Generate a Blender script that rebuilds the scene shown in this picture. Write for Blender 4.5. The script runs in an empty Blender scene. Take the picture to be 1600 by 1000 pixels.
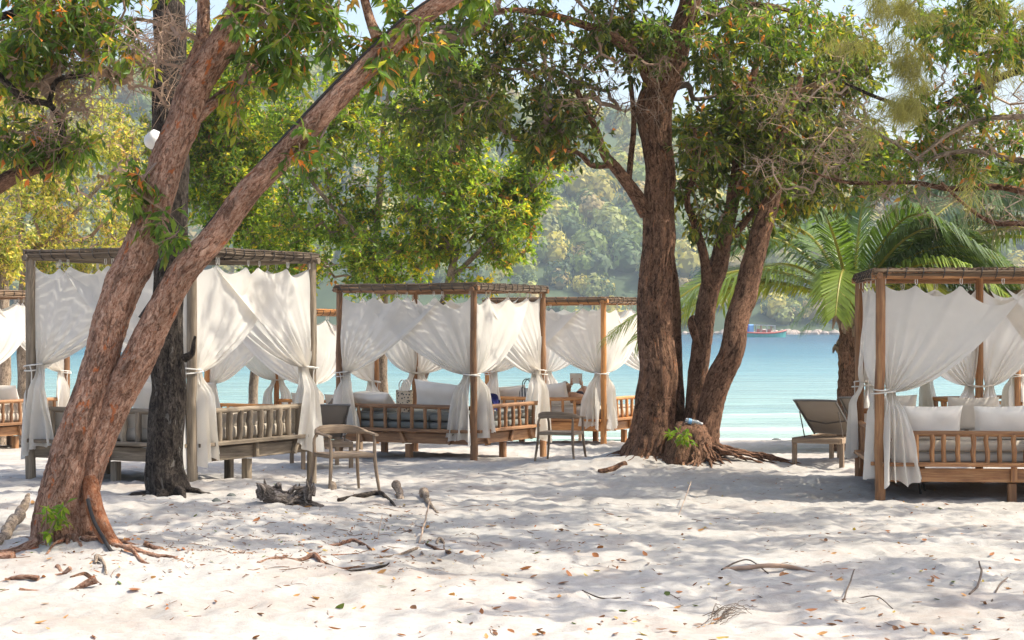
import bpy, math, random
import numpy as np
from mathutils import Vector, Matrix

random.seed(7)
RS = np.random.RandomState(11)
SC = bpy.context.scene
COL = SC.collection
R = math.radians

# ------------------------------------------------------------------ camera, light, exposure
F = 3000.0                                  # focal length in pixels of a 1600 px wide frame
HOR = 512.0
CAMZ = 2.0
cam = bpy.data.cameras.new('camera')
cam.sensor_width = 36.0
cam.lens = 36.0 * F / 1600.0
cam.shift_y = (HOR - 500.0) / 1600.0
cam.clip_start = 0.1
cam.clip_end = 8000.0
camo = bpy.data.objects.new('camera', cam)
camo.location = (0, 0, CAMZ)
camo.rotation_euler = (R(90), 0, 0)
COL.objects.link(camo)
SC.camera = camo

SUN_EL, SUN_AZ = R(54), R(93)               # azimuth clockwise from +Y (straight ahead)
sdir = Vector((math.sin(SUN_AZ) * math.cos(SUN_EL), math.cos(SUN_AZ) * math.cos(SUN_EL), math.sin(SUN_EL)))
world = bpy.data.worlds.new('World')
SC.world = world
world.use_nodes = True
wn = world.node_tree
bgn = wn.nodes['Background']
skyt = wn.nodes.new('ShaderNodeTexSky')
skyt.sky_type = 'NISHITA'
skyt.sun_disc = False
skyt.sun_elevation = SUN_EL
skyt.sun_rotation = SUN_AZ
skyt.air_density = 1.0
skyt.dust_density = 3.6
skyt.ozone_density = 1.0
wn.links.new(skyt.outputs[0], bgn.inputs[0])
bgn.inputs[1].default_value = 0.15
sl = bpy.data.lights.new('sun', 'SUN')
sl.energy = 3.1
sl.angle = R(0.53)
sl.color = (1.0, 0.94, 0.80)
so = bpy.data.objects.new('sun', sl)
so.rotation_euler = sdir.to_track_quat('Z', 'Y').to_euler()
so.location = (20, 10, 40)
COL.objects.link(so)
SC.view_settings.view_transform = 'Standard'
SC.view_settings.look = 'None'
SC.view_settings.exposure = 1.0
SC.view_settings.gamma = 1.0
SC.view_settings.use_curve_mapping = False
cy = SC.cycles
cy.max_bounces = 8
cy.diffuse_bounces = 4
cy.glossy_bounces = 2
cy.transmission_bounces = 4
cy.volume_bounces = 1
cy.sample_clamp_indirect = 6.0
cy.use_denoising = True


def P(px, py, Y):
    """world point seen at photo pixel (px,py) when it stands Y metres away"""
    return np.array(((px - 800.0) / F * Y, Y, CAMZ - (py - HOR) / F * Y))


# ------------------------------------------------------------------ noise in numpy
def _hash(ix, iy, iz, seed):
    h = (ix.astype(np.int64) * 374761393 + iy.astype(np.int64) * 668265263 + iz.astype(np.int64) * 2147483647 + seed * 1274126177) & 0xffffffff
    h = ((h ^ (h >> 13)) * 1274126177) & 0xffffffff
    h = (h ^ (h >> 16)) & 0xffffffff
    return h / 4294967295.0


def vnoise(p, seed=0):
    """value noise in -1..1 at the rows of p (N,3)"""
    p = np.asarray(p, dtype=float)
    i = np.floor(p)
    f = p - i
    f = f * f * (3 - 2 * f)
    i = i.astype(np.int64)
    out = 0
    for dx in (0, 1):
        wx = f[:, 0] if dx else 1 - f[:, 0]
        for dy in (0, 1):
            wy = f[:, 1] if dy else 1 - f[:, 1]
            for dz in (0, 1):
                wz = f[:, 2] if dz else 1 - f[:, 2]
                out = out + wx * wy * wz * _hash(i[:, 0] + dx, i[:, 1] + dy, i[:, 2] + dz, seed)
    return out * 2 - 1


def fbm(p, seed=0, oct=3):
    p = np.asarray(p, dtype=float)
    a, s, o = 1.0, 0.0, 0.0
    for k in range(oct):
        o = o + a * vnoise(p * (2 ** k), seed + k * 17)
        s += a
        a *= 0.5
    return o / s


def unit(v):
    v = np.asarray(v, dtype=float)
    n = np.linalg.norm(v, axis=-1, keepdims=True)
    return v / np.maximum(n, 1e-9)


# ------------------------------------------------------------------ materials
def nmat(name):
    m = bpy.data.materials.new(name)
    m.use_nodes = True
    nt = m.node_tree
    return m, nt, nt.nodes['Principled BSDF']


def N(nt, t, **kw):
    n = nt.nodes.new(t)
    for k, v in kw.items():
        setattr(n, k, v)
    return n


def ramp(nt, stops):
    n = nt.nodes.new('ShaderNodeValToRGB')
    e = n.color_ramp.elements
    while len(e) < len(stops):
        e.new(0.5)
    for i, (p, c) in enumerate(stops):
        e[i].position = p
        e[i].color = (c[0], c[1], c[2], 1)
    return n


def attr(nt, name):
    n = nt.nodes.new('ShaderNodeAttribute')
    n.attribute_name = name
    return n


def mapping(nt, src, scale):
    n = nt.nodes.new('ShaderNodeMapping')
    n.inputs['Scale'].default_value = scale
    nt.links.new(src, n.inputs['Vector'])
    return n.outputs[0]


def noise(nt, vec, scale, detail=4, rough=0.55, dist=0.0):
    n = nt.nodes.new('ShaderNodeTexNoise')
    n.inputs['Scale'].default_value = scale
    n.inputs['Detail'].default_value = detail
    n.inputs['Roughness'].default_value = rough
    n.inputs['Distortion'].default_value = dist
    nt.links.new(vec, n.inputs['Vector'])
    return n.outputs[0]


def mixc(nt, fac, a, b, mode='MIX'):
    n = nt.nodes.new('ShaderNodeMix')
    n.data_type = 'RGBA'
    n.blend_type = mode
    for s, v in ((n.inputs[0], fac), (n.inputs[6], a), (n.inputs[7], b)):
        if isinstance(v, (int, float)):
            s.default_value = v
        elif isinstance(v, tuple):
            s.default_value = (v[0], v[1], v[2], 1)
        else:
            nt.links.new(v, s)
    return n.outputs[2]


def bump(nt, h, bsdf, strength=0.3, dist=0.01):
    b = nt.nodes.new('ShaderNodeBump')
    b.inputs['Strength'].default_value = strength
    b.inputs['Distance'].default_value = dist
    nt.links.new(h, b.inputs['Height'])
    nt.links.new(b.outputs[0], bsdf.inputs['Normal'])


def wood(name, dark, mid, light, rough=0.7):
    m, nt, b = nmat(name)
    g = attr(nt, 'gc').outputs['Vector']
    v = mapping(nt, g, (30, 30, 2.2))
    n1 = noise(nt, v, 1.0, 6, 0.65, 0.6)
    n2 = noise(nt, mapping(nt, g, (5, 5, 1.4)), 1.0, 3)
    r1 = ramp(nt, [(0.28, dark), (0.5, mid), (0.72, light)])
    nt.links.new(n1, r1.inputs[0])
    r2 = ramp(nt, [(0.3, (0.62, 0.60, 0.58)), (0.7, (1.15, 1.12, 1.08))])
    nt.links.new(n2, r2.inputs[0])
    c = mixc(nt, 1.0, r1.outputs[0], r2.outputs[0], 'MULTIPLY')
    oi = nt.nodes.new('ShaderNodeObjectInfo')
    r3 = ramp(nt, [(0.0, (0.72, 0.70, 0.68)), (1.0, (1.18, 1.16, 1.12))])
    nt.links.new(oi.outputs['Random'], r3.inputs[0])
    c = mixc(nt, 1.0, c, r3.outputs[0], 'MULTIPLY')
    nt.links.new(c, b.inputs['Base Color'])
    b.inputs['Roughness'].default_value = rough
    bump(nt, n1, b, 0.5, 0.006)
    return m


def bark(name, dark, mid, light, red=None, redamt=0.6, scale=1.0, strength=1.0, crack=0.6):
    m, nt, b = nmat(name)
    g = attr(nt, 'gc').outputs['Vector']
    n1 = noise(nt, mapping(nt, g, (40 * scale, 40 * scale, 19 * scale)), 1.0, 10, 0.74, 1.2)
    n2 = noise(nt, mapping(nt, g, (9, 9, 3.0)), 1.0, 5, 0.6, 0.5)
    n4 = noise(nt, mapping(nt, g, (17 * scale, 17 * scale, 6.5 * scale)), 1.0, 6, 0.7, 1.6)
    r1 = ramp(nt, [(0.36, dark), (0.47, mid), (0.60, light)])
    nt.links.new(n1, r1.inputs[0])
    r2 = ramp(nt, [(0.35, (0.62, 0.60, 0.58)), (0.65, (1.22, 1.2, 1.18))])
    nt.links.new(n2, r2.inputs[0])
    c = mixc(nt, 1.0, r1.outputs[0], r2.outputs[0], 'MULTIPLY')
    rv = ramp(nt, [(0.40, (0.22, 0.20, 0.19)), (0.47, (1, 1, 1))])
    nt.links.new(n4, rv.inputs[0])
    c = mixc(nt, crack, c, rv.outputs[0], 'MULTIPLY')
    if red is not None:
        n3 = noise(nt, mapping(nt, g, (11, 11, 5.0)), 1.0, 5, 0.62, 0.5)
        r3 = ramp(nt, [(0.62, (0, 0, 0)), (0.655, (redamt, redamt, redamt))])
        nt.links.new(n3, r3.inputs[0])
        c = mixc(nt, r3.outputs[0], c, red)
    nt.links.new(c, b.inputs['Base Color'])
    b.inputs['Roughness'].default_value = 0.9
    b.inputs['Specular IOR Level'].default_value = 0.2
    mm = N(nt, 'ShaderNodeMath', operation='MULTIPLY_ADD')
    nt.links.new(rv.outputs[0], mm.inputs[0])
    mm.inputs[1].default_value = 0.45
    nt.links.new(n1, mm.inputs[2])
    bump(nt, mm.outputs[0], b, strength, 0.04)
    return m


def leafm(name, gain=1.0, trans=0.4, rough=0.42):
    m, nt, b = nmat(name)
    a = attr(nt, 'lc').outputs['Color']
    c = mixc(nt, 1.0, a, (gain * 1.12, gain, gain * 0.85), 'MULTIPLY')
    nt.links.new(c, b.inputs['Base Color'])
    b.inputs['Roughness'].default_value = rough
    b.inputs['Specular IOR Level'].default_value = 0.45
    t = nt.nodes.new('ShaderNodeBsdfTranslucent')
    c2 = mixc(nt, 1.0, c, (1.7, 1.7, 0.75), 'MULTIPLY')
    nt.links.new(c2, t.inputs[0])
    mx = nt.nodes.new('ShaderNodeMixShader')
    mx.inputs[0].default_value = trans
    nt.links.new(b.outputs[0], mx.inputs[1])
    nt.links.new(t.outputs[0], mx.inputs[2])
    nt.links.new(mx.outputs[0], nt.nodes['Material Output'].inputs[0])
    return m


def cloth(name, colr, trans=0.35, weave=0.15):
    m, nt, b = nmat(name)
    tc = nt.nodes.new('ShaderNodeTexCoord').outputs['Object']
    n1 = noise(nt, tc, 3.0, 4)
    r1 = ramp(nt, [(0.3, tuple(x * 0.90 for x in colr)), (0.7, colr)])
    nt.links.new(n1, r1.inputs[0])
    nt.links.new(r1.outputs[0], b.inputs['Base Color'])
    b.inputs['Roughness'].default_value = 0.9
    b.inputs['Specular IOR Level'].default_value = 0.1
    n2 = noise(nt, tc, 9.0, 8, 0.68, 0.6)
    bump(nt, n2, b, weave, 0.05)
    if trans:
        t = nt.nodes.new('ShaderNodeBsdfTranslucent')
        nt.links.new(r1.outputs[0], t.inputs[0])
        mx = nt.nodes.new('ShaderNodeMixShader')
        mx.inputs[0].default_value = trans
        nt.links.new(b.outputs[0], mx.inputs[1])
        nt.links.new(t.outputs[0], mx.inputs[2])
        nt.links.new(mx.outputs[0], nt.nodes['Material Output'].inputs[0])
    return m


def plain(name, colr, rough=0.6, var=0.15, scale=8.0, metal=0.0):
    m, nt, b = nmat(name)
    tc = nt.nodes.new('ShaderNodeTexCoord').outputs['Object']
    n1 = noise(nt, tc, scale, 4)
    r1 = ramp(nt, [(0.3, tuple(x * (1 - var) for x in colr)), (0.7, tuple(min(1, x * (1 + var)) for x in colr))])
    nt.links.new(n1, r1.inputs[0])
    nt.links.new(r1.outputs[0], b.inputs['Base Color'])
    b.inputs['Roughness'].default_value = rough
    b.inputs['Metallic'].default_value = metal
    bump(nt, n1, b, 0.1, 0.01)
    return m


M = {}
M['wood_grey'] = wood('weathered_grey_wood', (0.115, 0.09, 0.065), (0.24, 0.195, 0.145), (0.39, 0.325, 0.255), 0.85)
M['wood_brown'] = wood('brown_wood', (0.15, 0.07, 0.03), (0.31, 0.16, 0.075), (0.47, 0.27, 0.135), 0.6)
M['wood_orange'] = wood('orange_wood', (0.27, 0.105, 0.03), (0.52, 0.235, 0.075), (0.68, 0.36, 0.13), 0.5)
M['wood_mixed'] = wood('red_brown_wood', (0.17, 0.07, 0.028), (0.38, 0.18, 0.07), (0.56, 0.32, 0.15), 0.55)
M['teak'] = wood('weathered_teak', (0.18, 0.125, 0.085), (0.33, 0.245, 0.17), (0.46, 0.36, 0.265), 0.75)
M['bamboo_dark'] = wood('old_bamboo', (0.07, 0.05, 0.035), (0.15, 0.11, 0.075), (0.26, 0.2, 0.14), 0.8)
M['bamboo_brown'] = wood('brown_bamboo', (0.10, 0.06, 0.035), (0.20, 0.13, 0.075), (0.34, 0.23, 0.14), 0.7)
M['curtain'] = cloth('white_cotton', (0.89, 0.85, 0.79), 0.5)
M['pillow'] = cloth('cream_canvas', (0.76, 0.70, 0.63), 0.0, 0.1)
M['mat_beige'] = cloth('beige_canvas', (0.52, 0.46, 0.385), 0.0, 0.1)
M['mat_grey'] = cloth('grey_green_canvas', (0.22, 0.225, 0.205), 0.0, 0.1)
M['mesh_fabric'] = cloth('sling_mesh', (0.36, 0.32, 0.28), 0.3, 0.05)
M['rope'] = plain('white_rope', (0.7, 0.66, 0.6), 0.9)
M['lash'] = plain('black_lashing', (0.035, 0.03, 0.028), 0.8)
M['metal'] = plain('grey_metal', (0.16, 0.15, 0.14), 0.45, 0.1, 8, 0.6)
M['bark_red'] = bark('red_flaky_bark', (0.16, 0.068, 0.04), (0.45, 0.235, 0.15), (0.63, 0.42, 0.31), (0.58, 0.16, 0.045), 0.85, 1.0, 1.0, 0.6)
M['bark_peeled'] = bark('peeled_orange_bark', (0.26, 0.085, 0.04), (0.50, 0.18, 0.075), (0.62, 0.34, 0.2), (0.45, 0.33, 0.26), 0.7, 1.0, 0.8, 0.3)
M['bark_brown'] = bark('brown_furrowed_bark', (0.075, 0.038, 0.024), (0.215, 0.112, 0.068), (0.38, 0.22, 0.14), (0.50, 0.20, 0.09), 0.5, 0.9, 1.0, 0.8)
M['bark_dark'] = bark('dark_lichen_bark', (0.018, 0.014, 0.012), (0.052, 0.04, 0.032), (0.13, 0.105, 0.085), (0.32, 0.30, 0.27), 0.4, 0.8, 1.0, 0.85)
M['rotten'] = bark('rotten_wood', (0.06, 0.047, 0.038), (0.19, 0.155, 0.13), (0.36, 0.31, 0.27), None, 0, 0.7, 1.0, 0.8)
M['bark_pale'] = bark('pale_bark', (0.16, 0.115, 0.08), (0.30, 0.23, 0.17), (0.46, 0.37, 0.29), None, 0, 1.0, 0.5)
M['twig'] = plain('grey_brown_twig', (0.30, 0.20, 0.14), 0.9, 0.3)
M['twig_pale'] = plain('pale_bare_twig', (0.42, 0.30, 0.215), 0.9, 0.25)
M['twig_dark'] = plain('dark_twig', (0.10, 0.07, 0.05), 0.9, 0.3)
M['twig_litter'] = plain('litter_twig', (0.20, 0.115, 0.07), 0.9, 0.4, 3)
M['leaf'] = leafm('leaf_green', 1.85, 0.56)
M['leaf_bright'] = leafm('leaf_bright', 2.0, 0.6)
M['palm'] = leafm('palm_leaf', 1.75, 0.35, 0.35)
M['needle'] = leafm('needle', 1.7, 0.45, 0.6)
M['dryleaf'] = leafm('dry_leaf', 1.0, 0.15, 0.7)


# ------------------------------------------------------------------ mesh building
def tag(o, label=None, cat=None, group=None, kind=None):
    if label: o['label'] = label
    if cat: o['category'] = cat
    if group: o['group'] = group
    if kind: o['kind'] = kind
    return o


ROOTLOC = {}


def thing(name, loc, label, cat, group=None):
    o = bpy.data.objects.new(name, None)
    o.empty_display_size = 0.2
    o.location = [float(x) for x in loc]
    COL.objects.link(o)
    ROOTLOC[o] = np.array(loc, dtype=float)
    return tag(o, label, cat, group)


def link(me, name, parent=None, loc=None, mat4=None):
    o = bpy.data.objects.new(name, me)
    COL.objects.link(o)
    if parent is not None:
        o.parent = parent
        ROOTLOC[o] = ROOTLOC[parent]
    else:
        ROOTLOC[o] = np.array(o.location, dtype=float)
    if mat4 is not None:
        m = mat4.copy()
        if parent is not None:
            m.translation = m.translation - Vector(ROOTLOC[parent])
        o.matrix_local = m
    return o


def raw_mesh(name, v, faces, mat, smooth=False, gc=None, lc=None):
    """faces: (N,k) int array or list of such arrays"""
    me = bpy.data.meshes.new(name)
    if isinstance(faces, np.ndarray):
        faces = [faces]
    faces = [f for f in faces if len(f)]
    v = np.asarray(v, dtype=np.float32)
    me.vertices.add(len(v))
    me.vertices.foreach_set('co', v.ravel())
    nl = sum(f.size for f in faces)
    npoly = sum(len(f) for f in faces)
    me.loops.add(nl)
    me.polygons.add(npoly)
    me.loops.foreach_set('vertex_index', np.concatenate([f.ravel() for f in faces]).astype(np.int32))
    tot = np.concatenate([np.full(len(f), f.shape[1], np.int32) for f in faces])
    st = np.concatenate([[0], np.cumsum(tot)[:-1]]).astype(np.int32)
    me.polygons.foreach_set('loop_start', st)
    try:
        me.polygons.foreach_set('loop_total', tot)
    except Exception:
        pass
    me.polygons.foreach_set('use_smooth', np.full(npoly, smooth, dtype=bool))
    if gc is not None:
        a = me.attributes.new('gc', 'FLOAT_VECTOR', 'POINT')
        a.data.foreach_set('vector', np.asarray(gc, dtype=np.float32).ravel())
    if lc is not None:
        a = me.attributes.new('lc', 'FLOAT_COLOR', 'FACE')
        c = np.ones((npoly, 4), dtype=np.float32)
        c[:, :3] = lc
        a.data.foreach_set('color', c.ravel())
    me.update(calc_edges=True)
    if mat is not None:
        me.materials.append(mat)
    return me


def frames(pts):
    t = np.gradient(pts, axis=0)
    t = unit(t)
    ref = np.array((0, 0, 1.0)) if abs(t[0][2]) < 0.9 else np.array((1.0, 0, 0))
    a = np.zeros_like(pts)
    b = np.zeros_like(pts)
    prev = unit(np.cross(t[0], ref))
    for i in range(len(pts)):
        prev = unit(prev - t[i] * np.dot(prev, t[i]))
        a[i] = prev
        b[i] = np.cross(t[i], prev)
    return t, a, b


class MB:
    def __init__(s):
        s.v, s.q, s.t, s.g, s.n = [], [], [], [], 0

    def add(s, v, q=None, t=None, g=None):
        v = np.asarray(v, dtype=float)
        s.v.append(v)
        s.g.append(np.asarray(g, dtype=float) if g is not None else v)
        if q is not None and len(q): s.q.append(np.asarray(q, dtype=np.int64) + s.n)
        if t is not None and len(t): s.t.append(np.asarray(t, dtype=np.int64) + s.n)
        s.n += len(v)

    def tube(s, pts, rad, sides=8, cap=True, rfun=None, closed=False):
        pts = np.asarray(pts, dtype=float)
        n = len(pts)
        rad = np.full(n, rad, dtype=float) if np.isscalar(rad) else np.asarray(rad, dtype=float)
        t, a, b = frames(pts)
        ph = np.arange(sides) / sides * 2 * math.pi
        L = np.concatenate([[0], np.cumsum(np.linalg.norm(np.diff(pts, axis=0), axis=1))])
        rr = np.repeat(rad[:, None], sides, 1)
        PH = np.repeat(ph[None], n, 0)
        LL = np.repeat(L[:, None], sides, 1)
        if rfun is not None:
            rr = rfun(rr, PH, LL)
        v = pts[:, None] + (np.cos(PH) * rr)[..., None] * a[:, None] + (np.sin(PH) * rr)[..., None] * b[:, None]
        off = random.uniform(0, 50)
        g = np.stack([np.cos(PH) * rr, np.sin(PH) * rr, LL + off], -1)
        i = np.arange(n - 1)[:, None] * sides
        j = np.arange(sides)[None]
        k = (j + 1) % sides
        q = np.stack([i + j, i + k, i + sides + k, i + sides + j], -1).reshape(-1, 4)
        vv = v.reshape(-1, 3)
        gg = g.reshape(-1, 3)
        tr = None
        if cap:
            vv = np.concatenate([vv, pts[:1], pts[-1:]])
            gg = np.concatenate([gg, [[0, 0, off]], [[0, 0, off + L[-1]]]])
            c0, c1 = n * sides, n * sides + 1
            jj = np.arange(sides)
            kk = (jj + 1) % sides
            tr = np.concatenate([np.stack([kk, jj, np.full(sides, c0)], 1),
                                 np.stack([(n - 1) * sides + jj, (n - 1) * sides + kk, np.full(sides, c1)], 1)])
        s.add(vv, q, tr, gg)
        return s

    def bar(s, p0, p1, w, h, up=(0, 0, 1), ch=0.0):
        """box beam from p0 to p1, w across, h along up"""
        p0, p1 = np.asarray(p0, float), np.asarray(p1, float)
        d = unit(p1 - p0)
        L = np.linalg.norm(p1 - p0)
        side = unit(np.cross(d, up))
        u = np.cross(side, d)
        c = min(w, h) * 0.12 if ch == 0 else ch
        prof = np.array([(-w / 2 + c, -h / 2), (w / 2 - c, -h / 2), (w / 2, -h / 2 + c), (w / 2, h / 2 - c),
                         (w / 2 - c, h / 2), (-w / 2 + c, h / 2), (-w / 2, h / 2 - c), (-w / 2, -h / 2 + c)])
        off = random.uniform(0, 50)
        vs, gs = [], []
        for P_, l in ((p0, 0), (p1, L)):
            vs.append(P_ + prof[:, :1] * side + prof[:, 1:] * u)
            gs.append(np.column_stack([prof, np.full(8, l + off)]))
        q = [(i, (i + 1) % 8, 8 + (i + 1) % 8, 8 + i) for i in range(8)]
        q += [(7, 2, 1, 0), (7, 6, 3, 2), (6, 5, 4, 3), (8, 9, 10, 15), (10, 11, 14, 15), (11, 12, 13, 14)]
        s.add(np.concatenate(vs), q, None, np.concatenate(gs))
        return s

    def grid(s, v, nu, nv, g=None):
        v = np.asarray(v).reshape(-1, 3)
        i = np.arange(nu - 1)[:, None] * nv
        j = np.arange(nv - 1)[None]
        q = np.stack([i + j, i + nv + j, i + nv + j + 1, i + j + 1], -1).reshape(-1, 4)
        s.add(v, q, None, g)
        return s

    def rbox(s, c, size, r, ax=None, seg=(8, 8, 4), bulge=0.0, seed=0):
        """soft rounded box"""
        h = np.array(size) / 2.0
        ax = np.eye(3) if ax is None else np.asarray(ax)
        for axis in range(3):
            for sg in (-1, 1):
                a1, a2 = (axis + 1) % 3, (axis + 2) % 3
                n1, n2 = seg[a1] + 1, seg[a2] + 1
                u = np.linspace(-1, 1, n1)
                w = np.linspace(-1, 1, n2)
                U, W = np.meshgrid(np.sign(u) * np.abs(u) ** 0.8, np.sign(w) * np.abs(w) ** 0.8, indexing='ij')
                p = np.zeros((n1, n2, 3))
                p[..., axis] = sg * h[axis]
                p[..., a1] = U * h[a1]
                p[..., a2] = W * h[a2]
                inner = np.clip(p, -(h - r), h - r)
                d = p - inner
                p = inner + unit(d) * r
                if bulge:
                    nn = fbm((p + c).reshape(-1, 3) * 3.0, seed, 2).reshape(n1, n2)
                    p[..., axis] += sg * bulge * ((1 - U ** 4) * (1 - W ** 4) + 0.6 * nn)
                if sg < 0:
                    p = p[:, ::-1]
                v = np.asarray(c) + p.reshape(-1, 3) @ ax
                s.grid(v, n1, n2)
        return s

    def build(s, name, mat, parent=None, smooth=True, kind=None, origin=None):
        v = np.concatenate(s.v)
        o_ = ROOTLOC[parent] if parent is not None else (np.zeros(3) if origin is None else np.asarray(origin, float))
        fs = []
        if s.q: fs.append(np.concatenate(s.q))
        if s.t: fs.append(np.concatenate(s.t))
        me = raw_mesh(name, v - o_, fs, mat, smooth, np.concatenate(s.g))
        if smooth:
            try:
                me.set_sharp_from_angle(angle=R(48))
            except Exception:
                pass
        ob = link(me, name, parent)
        if parent is None:
            ob.location = [float(x) for x in o_]
            ROOTLOC[ob] = o_
        if kind: ob['kind'] = kind
        return ob


def spline(pts, step):
    """Catmull-Rom through rows of pts (any number of columns), resampled about every `step` metres of the first three"""
    pts = np.asarray(pts, dtype=float)
    p = np.concatenate([2 * pts[:1] - pts[1:2], pts, 2 * pts[-1:] - pts[-2:-1]])
    out = []
    for i in range(1, len(p) - 2):
        L = np.linalg.norm(p[i + 1, :3] - p[i, :3])
        n = max(2, int(L / step))
        t = np.arange(n)[:, None] / n
        a, b, c, d = p[i - 1], p[i], p[i + 1], p[i + 2]
        out.append(0.5 * (2 * b + (c - a) * t + (2 * a - 5 * b + 4 * c - d) * t ** 2 + (3 * b - a - 3 * c + d) * t ** 3))
    out.append(pts[-1:])
    return np.concatenate(out)


# ------------------------------------------------------------------ the ground
ANCH = np.array([(-3.72, 22.3, .21), (-5.9, 23.4, .17), (-2.56, 24.6, .02), (-3.6, 16, .17), (-3.6, 20.5, .19), (4.35, 22.7, -.04),
                 (4.6, 25.3, .03), (7.5, 22.7, -.05), (-.6, 29.9, -.05), (.5, 32.1, -.16), (-2.9, 31, -.08), (1.7, 36, -.17), (2.8, 38.2, -.27),
                 (-3.86, 37.1, -.38), (-9.3, 32.5, -.1), (2.0, 27, .1), (.7, 29.6, 0), (0, 11, .0), (3, 13, 0), (-3, 11, .07),
                 (2.6, 19, .0), (0, 19, .06), (4, 27, .1), (0, 24, .05), (8.5, 33, -.1), (6, 36, -.2), (-8, 16, .2), (8, 15, 0), (-12, 25, .1),
                 (12, 25, 0), (-6, 40, -.45), (2, 41.5, -.5), (8, 41.5, -.5), (-12, 41, -.47)])


def ground0(x, y):
    x = np.asarray(x, float)
    y = np.asarray(y, float)
    sh = x.shape
    x, y = x.ravel(), y.ravel()
    d2 = (x[:, None] - ANCH[None, :, 0]) ** 2 + (y[:, None] - ANCH[None, :, 1]) ** 2 + 0.35
    w = d2 ** -1.6
    z = (w * ANCH[None, :, 2]).sum(1) / w.sum(1)
    z += 0.16 * np.exp(-(((x - 2.05) / 1.5) ** 2 + ((y - 27.3) / 0.9) ** 2))
    z += 0.10 * np.exp(-(((x + 3.6) / 1.0) ** 2 + ((y - 16.1) / 0.8) ** 2))
    k = np.clip((y - 39.5) / 4.0, 0, 1)
    k = k * k * (3 - 2 * k)
    sea = -0.6 - (y - 44.0) * 0.045
    sea = np.maximum(sea, -4.0)
    z = z * (1 - k) + sea * k
    return z.reshape(sh)


def ground(x, y, detail=True):
    z = ground0(x, y)
    if detail:
        x = np.asarray(x, float)
        y = np.asarray(y, float)
        p = np.stack([x.ravel(), y.ravel(), np.zeros(x.size)], 1)
        amp = np.clip((44 - y) / 6, 0, 1)
        f1 = fbm(p * 0.9, 3, 2).reshape(x.shape) * 0.03
        f2 = vnoise(p * np.array((3.2, 3.7, 1)), 9).reshape(x.shape)
        f2 = -np.abs(f2) * 0.05
        f3 = -np.abs(vnoise(p * np.array((6.5, 7.6, 1)) + 7, 21)).reshape(x.shape) * 0.032
        f4 = vnoise(p * 15.0, 33).reshape(x.shape) * 0.007
        z = z + (f1 + f2 + f3 + f4 + 0.01) * amp
    return z


def gz(x, y):
    return float(ground(np.array([x]), np.array([y]))[0])


def gp(px, Y, dz=0.0):
    X = (px - 800.0) / F * Y
    return np.array((X, Y, gz(X, Y) + dz))


def gpy(px, py):
    """ground point seen at pixel"""
    lo, hi = 8.0, 43.5
    ys = np.linspace(lo, hi, 600)
    xs = (px - 800) / F * ys
    scr = HOR + (CAMZ - ground0(xs, ys)) * F / ys
    i = int(np.argmin(np.abs(scr - py)))
    return np.array((xs[i], ys[i], gz(xs[i], ys[i])))


def axis_pts(segs):
    out = []
    for a, b, st in segs:
        out.append(np.arange(a, b - 1e-6, st))
    out.append([segs[-1][1]])
    return np.concatenate(out)


xs = axis_pts([(-400, -60, 20), (-60, -14, 1.5), (-14, -7, 0.25), (-7, 7, 0.05), (7, 14, 0.25), (14, 60, 1.5), (60, 400, 20)])
ys = axis_pts([(-60, 4, 4), (4, 10.5, 0.25), (10.5, 20, 0.05), (20, 32, 0.085), (32, 46, 0.16), (46, 90, 2), (90, 420, 30)])
GX, GY = np.meshgrid(xs, ys, indexing='ij')
GZ = np.zeros_like(GX)
for i in range(0, len(xs), 40):
    GZ[i:i + 40] = ground(GX[i:i + 40], GY[i:i + 40])
rsf = np.random.RandomState(44)
for tr_ in range(34):
    fx, fy = rsf.uniform(-6, 6), rsf.uniform(11, 27)
    fa = rsf.uniform(-0.5, 0.5) + (math.pi if rsf.uniform() < .5 else 0)
    for st_ in range(rsf.randint(5, 15)):
        fx += math.cos(fa) * .55
        fy += math.sin(fa) * .55
        fa += rsf.normal() * .10
        sd_ = (1 if st_ % 2 else -1) * .10
        cx_, cy_ = fx - math.sin(fa) * sd_, fy + math.cos(fa) * sd_
        if not (-6.8 < cx_ < 6.8 and 10.6 < cy_ < 30): continue
        i0, i1 = np.searchsorted(xs, (cx_ - .4, cx_ + .4))
        j0, j1 = np.searchsorted(ys, (cy_ - .4, cy_ + .4))
        dx_, dy_ = GX[i0:i1, j0:j1] - cx_, GY[i0:i1, j0:j1] - cy_
        al, ac = dx_ * math.cos(fa) + dy_ * math.sin(fa), -dx_ * math.sin(fa) + dy_ * math.cos(fa)
        rr_ = np.sqrt((al / .16) ** 2 + (ac / .075) ** 2)
        dp = rsf.uniform(.014, .034)
        GZ[i0:i1, j0:j1] += -dp * np.exp(-rr_ ** 3) + dp * .55 * np.exp(-((rr_ - 1.45) / .35) ** 2)
m, nt, b = nmat('white_sand')
tc = nt.nodes.new('ShaderNodeTexCoord').outputs['Object']
n1 = noise(nt, tc, 0.55, 5, 0.6)
r1 = ramp(nt, [(0.30, (0.37, 0.342, 0.31)), (0.5, (0.452, 0.426, 0.395)), (0.75, (0.492, 0.468, 0.44))])
nt.links.new(n1, r1.inputs[0])
n2 = noise(nt, tc, 14.0, 6, 0.7)
r2 = ramp(nt, [(0.35, (0.86, 0.84, 0.82)), (0.6, (1.0, 1.0, 1.0))])
nt.links.new(n2, r2.inputs[0])
c = mixc(nt, 1.0, r1.outputs[0], r2.outputs[0], 'MULTIPLY')
n3 = noise(nt, tc, 75.0, 3, 0.6)
r3 = ramp(nt, [(0.29, (0.45, 0.38, 0.32)), (0.36, (1, 1, 1))])
nt.links.new(n3, r3.inputs[0])
c = mixc(nt, 0.6, c, r3.outputs[0], 'MULTIPLY')
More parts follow.
